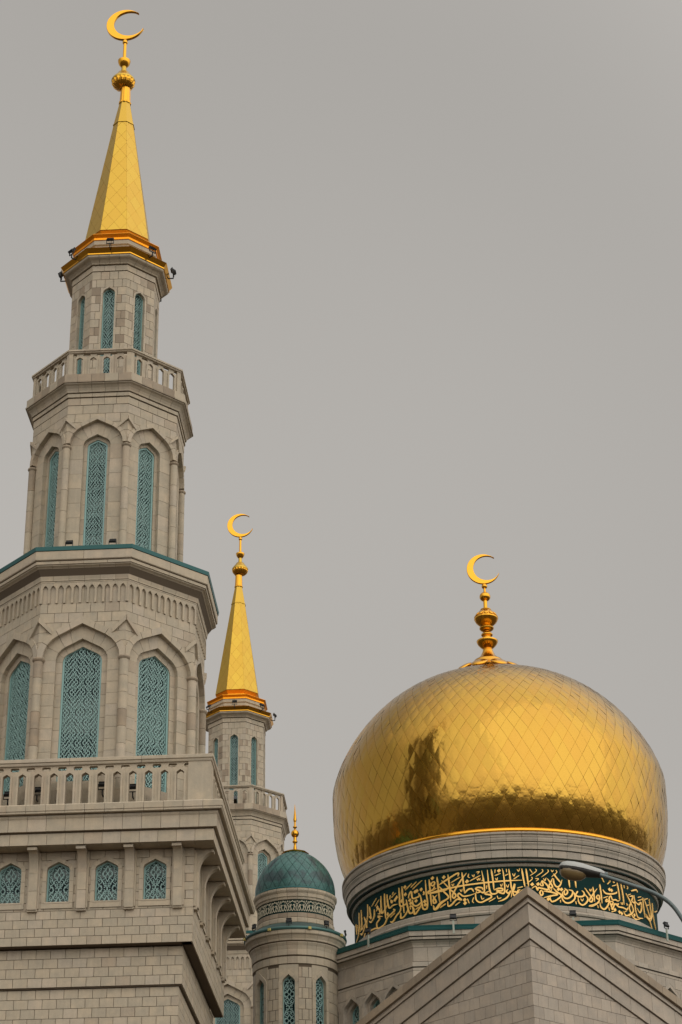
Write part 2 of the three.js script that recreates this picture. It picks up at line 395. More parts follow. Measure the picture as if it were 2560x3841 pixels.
// a window: frame, pierced screen and panes, standing z metres out from the tower's axis
function windowAt(parent, rot, z, key, A, fw, cw, ch, panes, open) {
  const w = node('window', parent, rot);
  const f = part('frame', frameGeo[key] ||= archRing(new Builder(), A, -fw, 0, -0.10, 0.03).build(), tealFrame, w); f.position.z = z;
  let scr = screenOf(key, A, -fw, cw, ch);
  if (open) scr = lattice(A.outline(-fw).map(([x, y]) => [x, Math.max(y, open)]), cw, ch, 0, 0.045, -cw * Math.ceil(A.w / cw), A.y0);
  const s = part('lattice', scr, teal, w); s.position.z = z - 0.01;
  const out = A.outline(-fw + 0.005), top = Math.max(...out.map((q) => q[1]));
  const h = (top - A.y0) / panes.length;
  panes.forEach((pale, i) => {
    const p = intersect(out, rect(-9, 9, A.y0 + i * h, A.y0 + (i + 1) * h));
    if (open && A.y0 + i * h < open - 0.05) return;
    if (p.length > 2) part('pane', paneOf(p, z - 0.16 - 0.002 * i, 0), pale ? glassPaintedSky : glass, w);
  });
  if (open) {
    const x = A.w - fw;
    part('dark_inside_slab', new Builder().box(-x, x, A.y0, open, z - 1.2, z - 1.1), mat({ color: lin(0.01, 0.01, 0.012) }), w);  // near-black slab set back, its colour stands for the unlit inside
    part('transom', new Builder().box(-x, x, open - 0.22, open, z - 0.05, z - 0.01), mat({ color: lin(0.06, 0.075, 0.085), roughness: 0.3 }), w);
  }
  return w;
}
// one bay of a balustrade, its foot at y = 0: pierced panel with a raised arched moulding and a slot half on each side
const bayCache = {};
function bayGeo(P, H, open, t) {
  const key = [P, H, open].join();
  if (bayCache[key]) return bayCache[key];
  const b = new Builder(0), hw = P / 2, A = arch(open / 2, open * 0.16, H * 0.80 - open * 0.30, 34 * RAD, 0), sl = H * 0.925, sh = H > 1.5 ? 0.08 : 0.07, sw = P * 0.285;
  const slot = (sx) => rect(sx < 0 ? -hw : hw - sw, sx < 0 ? -hw + sw : hw, sl - sh, sl + sh).map(([x, y]) => [x, y]);
  let polys = [rect(-hw, hw, 0, H)];
  polys = subtract(polys, A.outline(0));
  const cut = (sx) => [[sx * hw, sl - sh], [sx * (hw - sw * 0.8), sl - sh], [sx * (hw - sw), sl + sh * 0.2], [sx * (hw - sw * 0.8), sl + sh], [sx * hw, sl + sh]];
  polys = subtract(polys, cut(-1)); polys = subtract(polys, cut(1).reverse());
  for (const p of polys) b.prism(p, -t / 2, t / 2 - 0.05, undefined, true);
  archRing(b, A, 0.0, open * 0.26, t / 2 - 0.055, t / 2);
  b.box(-hw, -open * 0.77, 0, H * 0.055, t / 2 - 0.055, t / 2 + 0.012); b.box(open * 0.77, hw, 0, H * 0.055, t / 2 - 0.055, t / 2 + 0.012);
  return (bayCache[key] = b.build());
}
function crescent(R, parent, m, y, x0 = 0) {
  const c = 0.222 * R, r = 0.82 * R, xi = (R * R - r * r + c * c) / (2 * c), a = Math.acos(xi / R), bI = Math.atan2(R * Math.sin(a), xi - c), s = new THREE.Shape();
  s.absarc(0, 0, R, a, 2 * Math.PI - a, false); s.absarc(c, 0, r, 2 * Math.PI - bI, bI, true);
  const g = new THREE.ExtrudeGeometry(s, { depth: 0.05 * R, bevelEnabled: true, bevelThickness: 0.06 * R, bevelSize: 0.02 * R, bevelOffset: -0.014 * R, bevelSegments: 4, curveSegments: 48 });
  g.translate(0, 0, -0.025 * R).rotateZ(14.5 * RAD).translate(x0, y + EYE, 0);
  return part('crescent', g, m, parent);
}
function ribbedBulb(parent, y, r, h, m) {
  const b = new Builder(), prof = [];
  for (let i = 0; i <= 8; i++) { const a = -Math.PI / 2 + (i / 8) * (Math.PI / 2 + 0.15); prof.push([Math.max(0.28 * r, r * Math.cos(a)), y + h * Math.sin(a)]); }
  turn(b, prof, 0, 2 * Math.PI, 96, (t, yy) => 1 + 0.055 * Math.cos(16 * t) * Math.min(1, Math.max(0, (y + h * 0.1 - yy) / (h * 0.4))));
  return part('ribbed_bulb', b, m, parent);
}
function balustrade(root, parent, faces, a, yFoot, H, P, n, open, t, endH) {
  const rail = new Pieces(root, parent, 'rail_stone', 'rail_stonework', 80, 4);
  const bays = faces.map((f) => {
    const half = f.half, x0 = -(n(f) * P) / 2 + (f.shift || 0);
    for (let i = 0; i < n(f); i++) {
      const o = part('baluster_panel', bayGeo(P, H, open, t), tone(), parent, f.rot), x = x0 + (i + 0.5) * P, c = Math.cos(f.rot), s = Math.sin(f.rot);
      o.position.set(x * c + a * s, yFoot + EYE, -x * s + a * c);
    }
    const k = t / 2;
    for (const [xa, xb, L, R] of [[f.l(a), x0, 1, 0], [x0 + n(f) * P, f.r(a), 0, 1]]) {
      if (Math.abs(xb - xa) < 0.04) continue;
      const b = new Builder(), A = (z) => (L ? f.l(z) : xa), B = (z) => (R ? f.r(z) : xb);
      b.prism(rect(A(a + k), B(a + k), yFoot, yFoot + H), a - k, a + k, rect(A(a - k), B(a - k), yFoot, yFoot + H), true);
      const w = xb - xa; if (w > 0.3) b.box(xa + (L ? 0.2 : 0.0), xb - (L ? 0.0 : 0.2), yFoot, yFoot + H * 0.055, a + k - 0.01, a + k + 0.012);
      part('end_pier', b, tone(), parent, f.rot);
    }
    ringFace(rail, [[a + k + 0.03, yFoot + H], [a + k + 0.05, yFoot + H + 0.05], [a + k + 0.05, yFoot + H + 0.10], [a + k + 0.10, yFoot + H + 0.13], [a + k + 0.10, yFoot + H + 0.26], [a + k + 0.05, yFoot + H + 0.29], [a - k - 0.08, yFoot + H + 0.29], [a - k - 0.08, yFoot + H]].map(([q, y]) => [q, yFoot + H + (y - yFoot - H) * endH]), f.rot, f.l, f.r, 4);
  });
  rail.flush();
}
const octFaces = (rots) => rots.map((rot) => ({ rot, l: (a) => -a * T8, r: (a) => a * T8 }));

function tier(root, name, a, y0, y1, wallY1, A, W, dB, dA, jamb, courseH, courseW, colR, capY, kiteY, cell, panes, paneZ) {
  const wall = part(name, octSolid(new Builder(), [[a - 0.95, y0], [a - 0.95, y1]]), mortar, root);
  const st = new Pieces(root, wall, 'wall_stone', 'stonework', 120, 2), vs = new Pieces(root, wall, 'arch_stone', 'arch_stonework', 130, 2);
  const hw = a * T8;
  for (const r of OCT) {
    const seen = isSeen(r), back = new Builder();
    for (const p of subtract([rect(-hw, hw, y0, y1)], A.outline(0.02))) back.prism(p, a - 0.15, a - 0.012);
    part('backing', back, mortar, wall, r);
    if (seen) courses(st, { x0: -hw - 0.012, x1: hw + 0.012, y0: capY - 0.5, y1: wallY1, h: courseH, w: courseW, holes: [A.outline(dA - 0.05)], phase: 1 }, r, a);
    archStones(vs, A, dB, 0, r, a - 0.42, a - 0.13, jamb, [1.5, 2, 2.45], tone);
    archStones(vs, A, dB - (A.w + dB - W.w), dB, r, a - 0.62, a - 0.33, jamb, [1.5, 2, 2.45], tone);
    // outer moulding from capital to apex
    const mold = arch(A.w, 1, 0, AL, 0); void mold;
    const up = { ...A, y0: capY, outline: A.outline, at: (s, d) => (s <= 1 ? [A.w + d, capY + (A.ys - capY) * s] : A.at(s, d)) };
    const mp = new Pieces(root, wall, 'hood_stone', 'hood_stonework', 40, 2);
    const clipX = hw + 0.03;
    for (const [s0, s1] of [[1, 1.5], [1.5, 2], [2, 2.5], [2.5, 3]]) for (const sx of [1, -1]) {
      const ss = [s0, ...[1.25, 1.75].filter((q) => q > s0 && q < s1), s1], b = new Builder(), e = 0.008;
      const I = ss.map((s, i) => up.at(i === 0 && s > 1 ? s + e : i === ss.length - 1 && s < 3 ? s - e : s, 0)), O = ss.map((s, i) => up.at(i === 0 && s > 1 ? s + e : i === ss.length - 1 && s < 3 ? s - e : s, dA));
      for (let i = 0; i < ss.length - 1; i++) {
        let q = [I[i], O[i], O[i + 1], I[i + 1]]; q = clipHalf(q, 1, 0, clipX); if (q.length < 3) continue;
        q = q.map(([x, y]) => [x * sx, y]); b.prism(sx > 0 ? q : q.reverse(), a - 0.18, a + 0.105);
      }
      mp.add(b, tone(), r, [up.at((s0 + s1) / 2, 0)[0] * sx, up.at((s0 + s1) / 2, 0)[1], a], [0, 0, 1], dA * 0.8);
    }
    // the little corner gable above each capital, folded round the corner
    const kh = kiteY, leg = hw * 0.29, drop = leg * 1.12, t = dA * 0.62;
    for (const sx of [1, -1]) {
      const q = [[hw + 0.04, kh], [hw - leg, kh - drop], [hw - leg - t * 0.1, kh - drop - t * 1.3], [hw + 0.04, kh - t * 1.35]].map(([x, y]) => [x * sx, y]), b = new Builder();
      b.prism(sx > 0 ? q.reverse() : q, a - 0.02, a + 0.15);
      mp.add(b, tone(), r, [hw * sx, kh, a], [0, 0, 1], leg * t);
    }
    mp.flush();
    if (seen) windowAt(root, r, a - 0.42, name, W, 0.085, cell[0], cell[1], panes(r));
  }
  st.flush(); vs.flush();
  // three-quarter columns on the corners
  OCT.forEach((r, k) => {
    const R = (a / Math.cos(22.5 * RAD)) - colR * 0.25, th = r + 22.5 * RAD, cx = R * Math.sin(th), cz = R * Math.cos(th), col = node('column', root);
    const put = (prof, nm, m, seg = 20) => { const g = turned(prof, seg); const o = part(nm, g, m, col); o.position.set(cx, 0, cz); };
    const n = Math.round((capY - y0) / (jamb * 1.45)), H = (capY - y0) / n;
    for (let i = 0; i < n; i++) put([[0, y0 + i * H + 0.008], [colR, y0 + i * H + 0.008], [colR, y0 + (i + 1) * H - 0.008], [0, y0 + (i + 1) * H - 0.008]], 'column_drum', rnd() < 0.12 ? pick(stainStone) : tone());
    const c = colR;
    put([[c, capY - 0.02], [c * 1.12, capY], [c * 1.28, capY + c * 0.25], [c * 1.32, capY + c * 0.45], [c * 1.22, capY + c * 0.7], [c * 0.9, capY + c * 0.8], [0, capY + c * 0.8]], 'capital', pick(stainStone));
  });
}

const faceWords = new Map([[0, 'front face'], [1, 'right face'], [2, 'far right face'], [-1, 'left face'], [-2, 'far left face'], [3, 'rear right face']]);
function minaret(pos, label, near) {
  const m = thing('minaret', label, 'minaret', pos, YAW, 'twin minarets');
  // spire: tiles, ridge rings, finial and crescent
  const yB = 61.27, yT = 69.05, aB = 1.60, aT = 0.50, aAt = (y) => aB + ((aT - aB) * (y - yB)) / (yT - yB);
  const spire = part('spire', octSolid(new Builder(), [[aB - 0.012, yB + 0.01], [aT - 0.012, yT + 0.05], [0.255, 70.6]]), goldSeam, m);
  const tl = new Pieces(m, spire, 'gold_tile', 'gold_tiling', 300, 3), lean = Math.atan2(aB - aT, yT - yB), sl = Math.hypot(aB - aT, yT - yB);
  for (const r of OCT) {
    const trap = [[-aB * T8, 0], [aB * T8, 0], [aT * T8, sl], [-aT * T8, sl]], dw = 0.70, dh = 1.04, g = 0.005;
    for (let j = -1; j * dh / 2 < sl + dh; j++) for (let i = -2; i <= 2; i++) {
      const cx = (i + (j % 2 ? 0.5 : 0)) * dw, cy = (j * dh) / 2;
      const p = intersect([[cx, cy - dh / 2 + g * 1.5], [cx + dw / 2 - g, cy], [cx, cy + dh / 2 - g * 1.5], [cx - dw / 2 + g, cy]], trap);
      if (p.length < 3 || areaOf(p) < 0.004) continue;
      const b = new Builder(), tw = (rnd() - 0.5) * 0.012, tv = (rnd() - 0.5) * 0.012, C = Math.cos(lean), S = Math.sin(lean);
      const put = ([x, y], z) => { const q = z + tw * (x - cx) + tv * (y - cy); return [x, yB + y * C + q * S, aB - y * S + q * C]; };
      b.fan(p.map((q) => put(q, 0.008)));
      for (let k = 0; k < p.length; k++) { const q = p[k], s = p[(k + 1) % p.length]; b.quad(put(q, -0.02), put(s, -0.02), put(s, 0.008), put(q, 0.008)); }
      tl.add(b, pick(goldSpire), r, [cx, yB + cy * C, aB - cy * S], [0, S, C], areaOf(p));
    }
  }
  tl.flush();
  part('spire_cap', octSolid(new Builder(), [[aT + 0.045, yT - 0.06], [aT + 0.045, yT + 0.0], [aT + 0.01, yT + 0.03], [0.27, 70.55]]), goldSpire[1], m);
  const fluted = new Builder(); turn(fluted, [[0.31, 70.52], [0.325, 70.56], [0.325, 70.62], [0.285, 70.66], [0.255, 71.55], [0.3, 71.6]], 0, 6.2832, 64, (t) => 1 + 0.03 * Math.cos(12 * t));
  part('fluted_collar', fluted, goldTrim, m);
  const fin = node('finial', m);
  ribbedBulb(fin, 72.08, 0.61, 0.52, goldTrim);
  part('bulb_lid', lathe([[0.62, 72.06], [0.64, 72.12], [0.6, 72.2], [0.42, 72.45], [0.32, 72.58], [0.31, 72.63], [0.24, 72.66], [0.15, 72.72], [0.13, 73.12]], 40), goldSpire[0], fin);
  part('cup', lathe([[0.12, 73.08], [0.2, 73.14], [0.29, 73.28], [0.33, 73.42], [0.34, 73.5], [0.30, 73.52], [0.24, 73.56], [0.11, 73.62], [0.095, 73.7], [0.085, 74.7]], 36), goldTrim, fin);
  part('knob', lathe([[0.085, 74.68], [0.13, 74.72], [0.145, 74.79], [0.13, 74.9], [0.09, 74.96], [0, 74.98]], 24), goldTrim, fin);
  crescent(1.03, fin, goldTrim, 76.0, -0.02);
  fin.position.x = near ? -0.14 : 0.10;
  // gilded collar under the spire
  const gc = node('gilded_cornice', m);
  const flare = (nm, lv, mm) => part(nm, octSolid(new Builder(), lv), mm, gc);
  flare('spire_neck', [[1.36, 60.5], [1.42, 61.0], [1.58, 61.25]], goldBounceTint);
  flare('upper_gold_rim', [[2.03, 60.30], [2.09, 60.31], [2.09, 60.42], [2.08, 60.44], [2.215, 60.57], [2.2, 60.6], [1.5, 60.78]], goldBounceTint);
  flare('lower_gold_rim', [[2.42, 59.13], [2.53, 59.135], [2.535, 59.19], [2.51, 59.21], [2.66, 59.44], [2.63, 59.47], [2.1, 59.56]], goldTrim);
  const cb = new Pieces(m, gc, 'cornice_stone', 'cornice_stonework', 90, 2);
  octRing(cb, [[1.86, 59.5], [1.92, 59.56], [1.92, 59.75], [1.97, 59.8], [1.97, 60.0], [2.05, 60.06], [2.05, 60.29], [1.6, 60.29], [1.6, 59.5]], 2, tone);
  octRing(cb, [[2.16, 58.78], [2.19, 58.84], [2.29, 58.93], [2.42, 58.99], [2.47, 59.03], [2.49, 59.12], [1.9, 59.12], [1.9, 58.78]], 4, tone);
  octRing(cb, [[2.08, 58.43], [2.08, 58.735], [1.6, 58.735], [1.6, 58.43]], 3, tone);
  cb.flush();
  // shaft
  const a3 = 2.02, shaft = part('shaft', octSolid(new Builder(), [[a3 - 0.6, 51.3], [a3 - 0.6, 58.9]]), mortar, m);
  const s3 = new Pieces(m, shaft, 'shaft_stone', 'shaft_stonework', 180, 2);
  for (const r of OCT) {
    const back = new Builder(), hw = a3 * T8;
    for (const p of subtract([rect(-hw, hw, 51.3, 58.42)], shaftArch.outline(0.02))) back.prism(p, a3 - 0.2, a3 - 0.012);
    part('backing', back, mortar, shaft, r);
    if (!isSeen(r)) continue;
    courses(s3, { x0: -hw - 0.012, x1: hw + 0.012, y0: 51.42, y1: 58.40, h: 0.465, w: 0.44, holes: [shaftArch.outline(0.085)], gap: 0.02 }, r, a3, () => (rnd() < 0.2 ? pick(stainStone) : tone()));
    archStones(s3, shaftArch, 0, 0.085, r, a3 - 0.22, a3 + 0.035, 0.7, [1.75], tone);
    windowAt(m, r, a3 - 0.17, 'shaft', shaftArch, 0.05, 0.25, 0.42, [0, 0, 1, 0, 0, 1, 0], !near && r === 0 ? 52.7 : 0);
  }
  s3.flush();
  // upper balcony
  const ub = part('upper_balcony', octSolid(new Builder(), [[3.2, 49.8], [3.25, 50.56], [3.72, 50.96], [3.76, 51.40], [1.5, 51.42]]), mortar, m);
  const ur = new Pieces(m, ub, 'cornice_stone', 'cornice_stonework', 150, 2);
  octRing(ur, [[3.84, 50.94], [3.85, 51.0], [3.80, 51.03], [3.80, 51.40], [3.2, 51.41], [3.2, 50.94]], 5, () => (rnd() < 0.45 ? pick(stainStone) : tone()));
  octRing(ur, [[3.53, 50.56], [3.55, 50.64], [3.60, 50.74], [3.69, 50.84], [3.78, 50.89], [3.79, 50.93], [3.1, 50.93], [3.1, 50.56]], 5, tone);
  octRing(ur, [[3.485, 50.33], [3.485, 50.51], [3.1, 50.51], [3.1, 50.33]], 5, tone);
  octRing(ur, [[3.435, 49.92], [3.435, 50.28], [3.1, 50.28], [3.1, 49.92]], 5, tone);
  ur.flush();
  const bal = node('upper_balustrade', m);
  balustrade(m, bal, octFaces(OCT), 3.50, 51.42, 1.28, 0.64, () => 4, 0.31, 0.12, 0.62);
  // middle tier
  tier(m, 'middle_tier', 3.39, 41.0, 49.91, 49.9, midArch, midWin, -0.60, 0.19, 0.73, 0.47, 0.70, 0.17, 47.62, 49.2, [0.285, 0.45], () => [0, 1, 0, 1, 0, 0, 1]);
  // great cornice with its green roof edge
  const gr = part('great_cornice', octSolid(new Builder(), [[4.4, 39.9], [5.0, 40.85], [5.0, 41.4], [3.0, 41.66]]), mortar, m);
  const cr = new Pieces(m, gr, 'cornice_stone', 'cornice_stonework', 120, 2);
  octRing(cr, [[5.10, 40.97], [5.13, 41.0], [5.13, 41.40], [4.6, 41.41], [4.6, 40.97]], 2, tone);
  octRing(cr, [[5.03, 40.79], [5.06, 40.80], [5.06, 40.935], [4.6, 40.955], [4.6, 40.79]], 4, tone);
  octRing(cr, [[4.67, 40.16], [4.67, 40.22], [4.71, 40.42], [4.80, 40.58], [4.91, 40.69], [5.01, 40.745], [5.01, 40.78], [4.4, 40.78], [4.4, 40.16]], 6, tone);
  octRing(cr, [[4.64, 40.09], [4.64, 40.15], [4.4, 40.15], [4.4, 40.09]], 6, tone);
  part('roof_edge', octSolid(new Builder(), [[5.1, 41.42], [5.16, 41.425], [5.19, 41.60], [5.14, 41.63], [3.3, 41.95]]), tealTrim, m);
  // hanging arcade frieze
  octRing(cr, [[4.535, 39.115], [4.535, 40.085], [4.3, 40.085], [4.3, 39.115]], 4, tone);
  cr.flush();
  const fr = new Pieces(m, gr, 'frieze_bracket', 'frieze_brackets', 80, 2), fp = 3.76 / 11;
  for (const r of OCT) for (let i = 0; i <= 11; i++) {
    const cx = -1.88 + i * fp, e = i === 0 ? -0.03 : -fp / 2, f = i === 11 ? 0.03 : fp / 2, b = new Builder(), s = 0.05;
    b.prism(rect(cx - s, cx + s, 39.10, 39.80), 4.50, 4.63);
    b.prism([[cx - s, 39.80], [cx + s, 39.80], [cx + Math.min(f, s + 0.045), 39.90], [cx + f, 39.965], [cx + f, 40.085], [cx + e, 40.085], [cx + e, 39.965], [cx + Math.max(e, -s - 0.045), 39.90]], 4.50, 4.63);
    fr.add(b, tone(), r, [cx, 39.5, 4.63], [0, 0, 1], 0.15);
  }
  fr.flush();
  // lower tier
  tier(m, 'lower_tier', 4.54, 29.3, 40.1, 39.1, lowArch, lowWin, -0.55, 0.29, 0.52, 0.46, 0.66, 0.205, 36.36, 38.42, [0.335, 0.47], () => [0, 0, 0, 1, 1, 0, 0, 0]);
  return m;
}
const M1 = [-11.10, 0, -85.45], M2 = [-8.07, 0, -143.65];
const tower = minaret(M1, 'nearer and taller-looking stone minaret on the square balcony with gold spire', true);
const tower2 = minaret(M2, 'farther minaret with gold spire behind the teal domed turret', false);
// square base of the near minaret: walls, ledges, bracketed balcony
function squareBase(m) {
  const back = 1.65;                                        // the plan is a little deeper than wide
  const S4 = [
    { rot: 0, d: 0, l: (a) => -a, r: (a) => a },
    { rot: 90 * RAD, d: 0, l: (a) => -a, r: (a) => a + back },
    { rot: 180 * RAD, d: back, l: (a) => -a + back, r: (a) => a - back },
    { rot: -90 * RAD, d: 0, l: (a) => -a - back, r: (a) => a },
  ];
  // for the rear face the plane stands back metres farther out
  const ring = (P, prof, n, mm = tone) => S4.forEach((f) => ringFace(P, prof.map(([a, y]) => [a + f.d, y]), f.rot, f.l, f.r, n, mm));
  const core = (b, lv) => { for (let i = 0; i < lv.length - 1; i++) { const [a, y] = lv[i], [c, z] = lv[i + 1]; const R = (q, h) => [[-q, h, q], [q, h, q], [q, h, -q - back], [-q, h, -q - back]]; const p = R(a, y), s = R(c, z); for (let k = 0; k < 4; k++) b.quad(p[k], p[(k + 1) % 4], s[(k + 1) % 4], s[k]); if (i === lv.length - 2) b.fan(s); } return b; };
  const base = part('base_wall', core(new Builder(), [[4.50, -EYE], [4.50, 22.03], [4.66, 22.04], [4.66, 23.62], [4.60, 23.63], [4.60, 27.6]]), mortar, m);
  part('base_shaft', core(new Builder(), [[4.535, -EYE], [4.535, 17.0]]), ST[1], m);
  const st = new Pieces(m, base, 'base_stone', 'base_stonework', 300, 2);
  const wins = { 0: [-4.33, -2.35, -0.37, 1.61, 3.58].filter((x) => x > -4), 1: [-3.72, -1.6, 0.52, 2.64, 4.76] };
  const brk = { 0: [-5.3, -3.33, -1.35, 0.63, 2.57, 4.53], 1: [-4.78, -2.66, -0.54, 1.58, 3.70, 5.82] };
  S4.forEach((f, k) => {
    const a = 5.12 + f.d, seen = k < 2, W = seen ? wins[k] : [], o = 0.02;
    const shift = (A, x) => A.map(([p, y]) => [p + x, y]);
    const bk = new Builder(); let polys = [rect(f.l(5.1), f.r(5.1), 23.66, 27.55)];
    for (const x of W) polys = subtract(polys, shift(sqArch.outline(0.02), x));
    for (const p of polys) bk.prism(p, a - 0.4, a - 0.012);
    part('backing', bk, mortar, base, f.rot);
    if (!seen) return;
    courses(st, { x0: f.l(a + o), x1: f.r(a + o), y0: 23.66, y1: 27.55, h: 0.365, w: 0.59, holes: W.map((x) => shift(sqArch.outline(0.17), x)) }, f.rot, a);
    for (const x of W) {
      const A = { ...sqArch, at: (s, d) => { const q = sqArch.at(s, d); return [q[0], q[1]]; } };
      const P2 = new Pieces(m, base, 'surround_stone', 'surround_stonework', 14, 2);
      P2.shift = x; const add = P2.add.bind(P2);
      P2.add = (b, mm, rot, c, n, ar) => { for (let i = 0; i < b.p.length; i += 3) b.p[i] += x; add(b, mm, rot, [c[0] + x, c[1], c[2]], n, ar); };
      archStones(P2, A, 0, 0.17, f.rot, a - 0.30, a + 0.07, 0.45, [1.6, 2.3], tone);
      P2.add(new Builder().box(-0.64, 0.64, 25.17, 25.385, a - 0.2, a + 0.085), tone(), f.rot, [0, 25.3, a], [0, 0, 1], 0.26);
      P2.flush();
      const w = windowAt(m, f.rot, a - 0.17, 'square', sqArch, 0.06, 0.41, 0.62, [1, 0, 1]);
      w.position.set(x * Math.cos(f.rot), 0, -x * Math.sin(f.rot));
      const sill = part('sill', new Builder().box(-0.5, 0.5, 25.375, 25.435, a - 0.2, a + 0.10), tone(), w); void sill;
    }
    courses(st, { x0: f.l(4.70 + f.d + o), x1: f.r(4.70 + f.d + o), y0: 22.08, y1: 23.62, h: 0.385, w: 0.58, phase: 1 }, f.rot, 4.69 + f.d);
    courses(st, { x0: f.l(4.55 + f.d + o), x1: f.r(4.55 + f.d + o), y0: 17.0, y1: 22.03, h: 0.385, w: 0.58 }, f.rot, 4.545 + f.d);
    // curved brackets
    for (const x of brk[k]) {
      const g = node('bracket', m, f.rot), hw = 0.18, arc = [];
      for (let i = 0; i <= 10; i++) { const t = (i / 10) * Math.PI / 2; arc.push([a + 0.22 + 0.55 * (1 - Math.cos(t)), 26.62 + 0.80 * Math.sin(t)]); }
      const b = new Builder(), side = (sx) => { const q = [[a - 0.1, 26.62], ...arc, [a + 0.77, 27.54], [a - 0.1, 27.54]]; const tr = THREE.ShapeUtils.triangulateShape(q.map((p) => new THREE.Vector2(...p)), []); for (const [i, j, l] of tr) { const V = (u) => [x + sx * hw, q[u][1], q[u][0]]; sx > 0 ? b.tri(V(i), V(l), V(j)) : b.tri(V(i), V(j), V(l)); } };
      side(1); side(-1);
      for (let i = 0; i < 10; i++) b.quad([x - hw, arc[i][1], arc[i][0]], [x + hw, arc[i][1], arc[i][0]], [x + hw, arc[i + 1][1], arc[i + 1][0]], [x - hw, arc[i + 1][1], arc[i + 1][0]]);
      b.quad([x - hw, 27.42, a + 0.77], [x + hw, 27.42, a + 0.77], [x + hw, 27.54, a + 0.77], [x - hw, 27.54, a + 0.77]);
      part('bracket_arm', b, tone(), g);
      part('bracket_tip', new Builder().box(x - hw - 0.015, x + hw + 0.015, 27.41, 27.53, a + 0.70, a + 0.81), tone(), g);
      [[25.88, 26.61], [25.14, 25.865]].forEach(([p, q]) => part('bracket_stone', new Builder().box(x - hw, x + hw, p, q, a - 0.1, a + 0.22), tone(), g));
      part('bracket_liner', new Builder().box(x - hw - 0.07, x + hw + 0.07, 25.16, 27.5, a - 0.1, a + 0.12), tone(), g);
      part('bracket_foot', new Builder().prism([[x - hw, 25.135], [x + hw, 25.135], [x + hw, 25.1], [x - hw, 25.1]].reverse(), a, a + 0.23).box(x - hw - 0.02, x + hw + 0.02, 25.03, 25.135, a - 0.05, a + 0.17), tone(), g);
    }
  });
  st.flush();
  const bal = part('balcony', core(new Builder(), [[4.6, 27.60], [5.95, 27.605], [6.1, 28.7], [6.3, 29.15], [4, 29.2]]), mortar, m);
  { const b = new Builder(), q = (a) => [[-a, 27.568, a], [a, 27.568, a], [a, 27.568, -a - back], [-a, 27.568, -a - back]], A = q(5.0), B = q(5.5); for (let k = 0; k < 4; k++) b.quad(A[k], A[(k + 1) % 4], B[(k + 1) % 4], B[k]); part('soffit', b, ST[0], bal); }
  const cp = new Pieces(m, bal, 'cornice_stone', 'cornice_stonework', 160, 2);
  ring(cp, [[6.04, 27.56], [6.04, 28.03], [5.42, 28.03], [5.42, 27.56]], 16);
  ring(cp, [[6.17, 28.095], [6.17, 28.60], [6.21, 28.66], [6.23, 28.74], [5.6, 28.74], [5.6, 28.095]], 16);
  ring(cp, [[6.36, 28.77], [6.39, 28.79], [6.39, 28.86], [6.42, 28.89], [6.43, 29.12], [6.38, 29.17], [5.2, 29.17], [5.2, 28.77]], 16);
  cp.flush();
  const br = node('balcony_balustrade', m);
  balustrade(m, br, S4.slice(0, 2).map((f) => ({ ...f, shift: f.rot ? back / 2 + 0.1 : -0.31 })), 5.74, 29.19, 1.85, 0.655, (f) => (f.rot ? 18 : 16), 0.315, 0.26, 1);
  // terrace kerb seen between the balusters
  const kb = node('terrace_kerb', m);
  const kp = new Pieces(m, kb, 'kerb_stone', 'kerb_stonework', 60, 2);
  octRing(kp, [[5.0, 29.25], [5.0, 29.9], [4.84, 29.92], [4.84, 30.35], [4.64, 30.37], [4.64, 30.80], [4.2, 30.80], [4.2, 29.25]], 3, tone);
  kp.flush();
}
squareBase(tower);
part('base_shaft', octSolid(new Builder(), [[4.5, -EYE], [4.5, 29.4]]), ST[1], tower2);

// ───────────────────────── corner turret with teal dome ─────────────────────────
function roundRing(P, prof, n, seg, m, t0 = -110 * RAD, t1 = 110 * RAD, gap = 0.012) {
  const R = Math.max(...prof.map((q) => q[0])), ym = (prof[0][1] + prof[prof.length - 1][1]) / 2, h = Math.abs(prof[prof.length - 1][1] - prof[0][1]) + 0.1;
  for (let i = 0; i < n; i++) {
    const a = t0 + ((t1 - t0) * i) / n + gap / 2 / R, c = t0 + ((t1 - t0) * (i + 1)) / n - gap / 2 / R, t = (a + c) / 2, b = new Builder();
    turn(b, prof, a, c, seg);
    P.add(b, m(), 0, [R * Math.sin(t), ym, R * Math.cos(t)], [Math.sin(t), 0, Math.cos(t)], h * R * (c - a));
  }
}
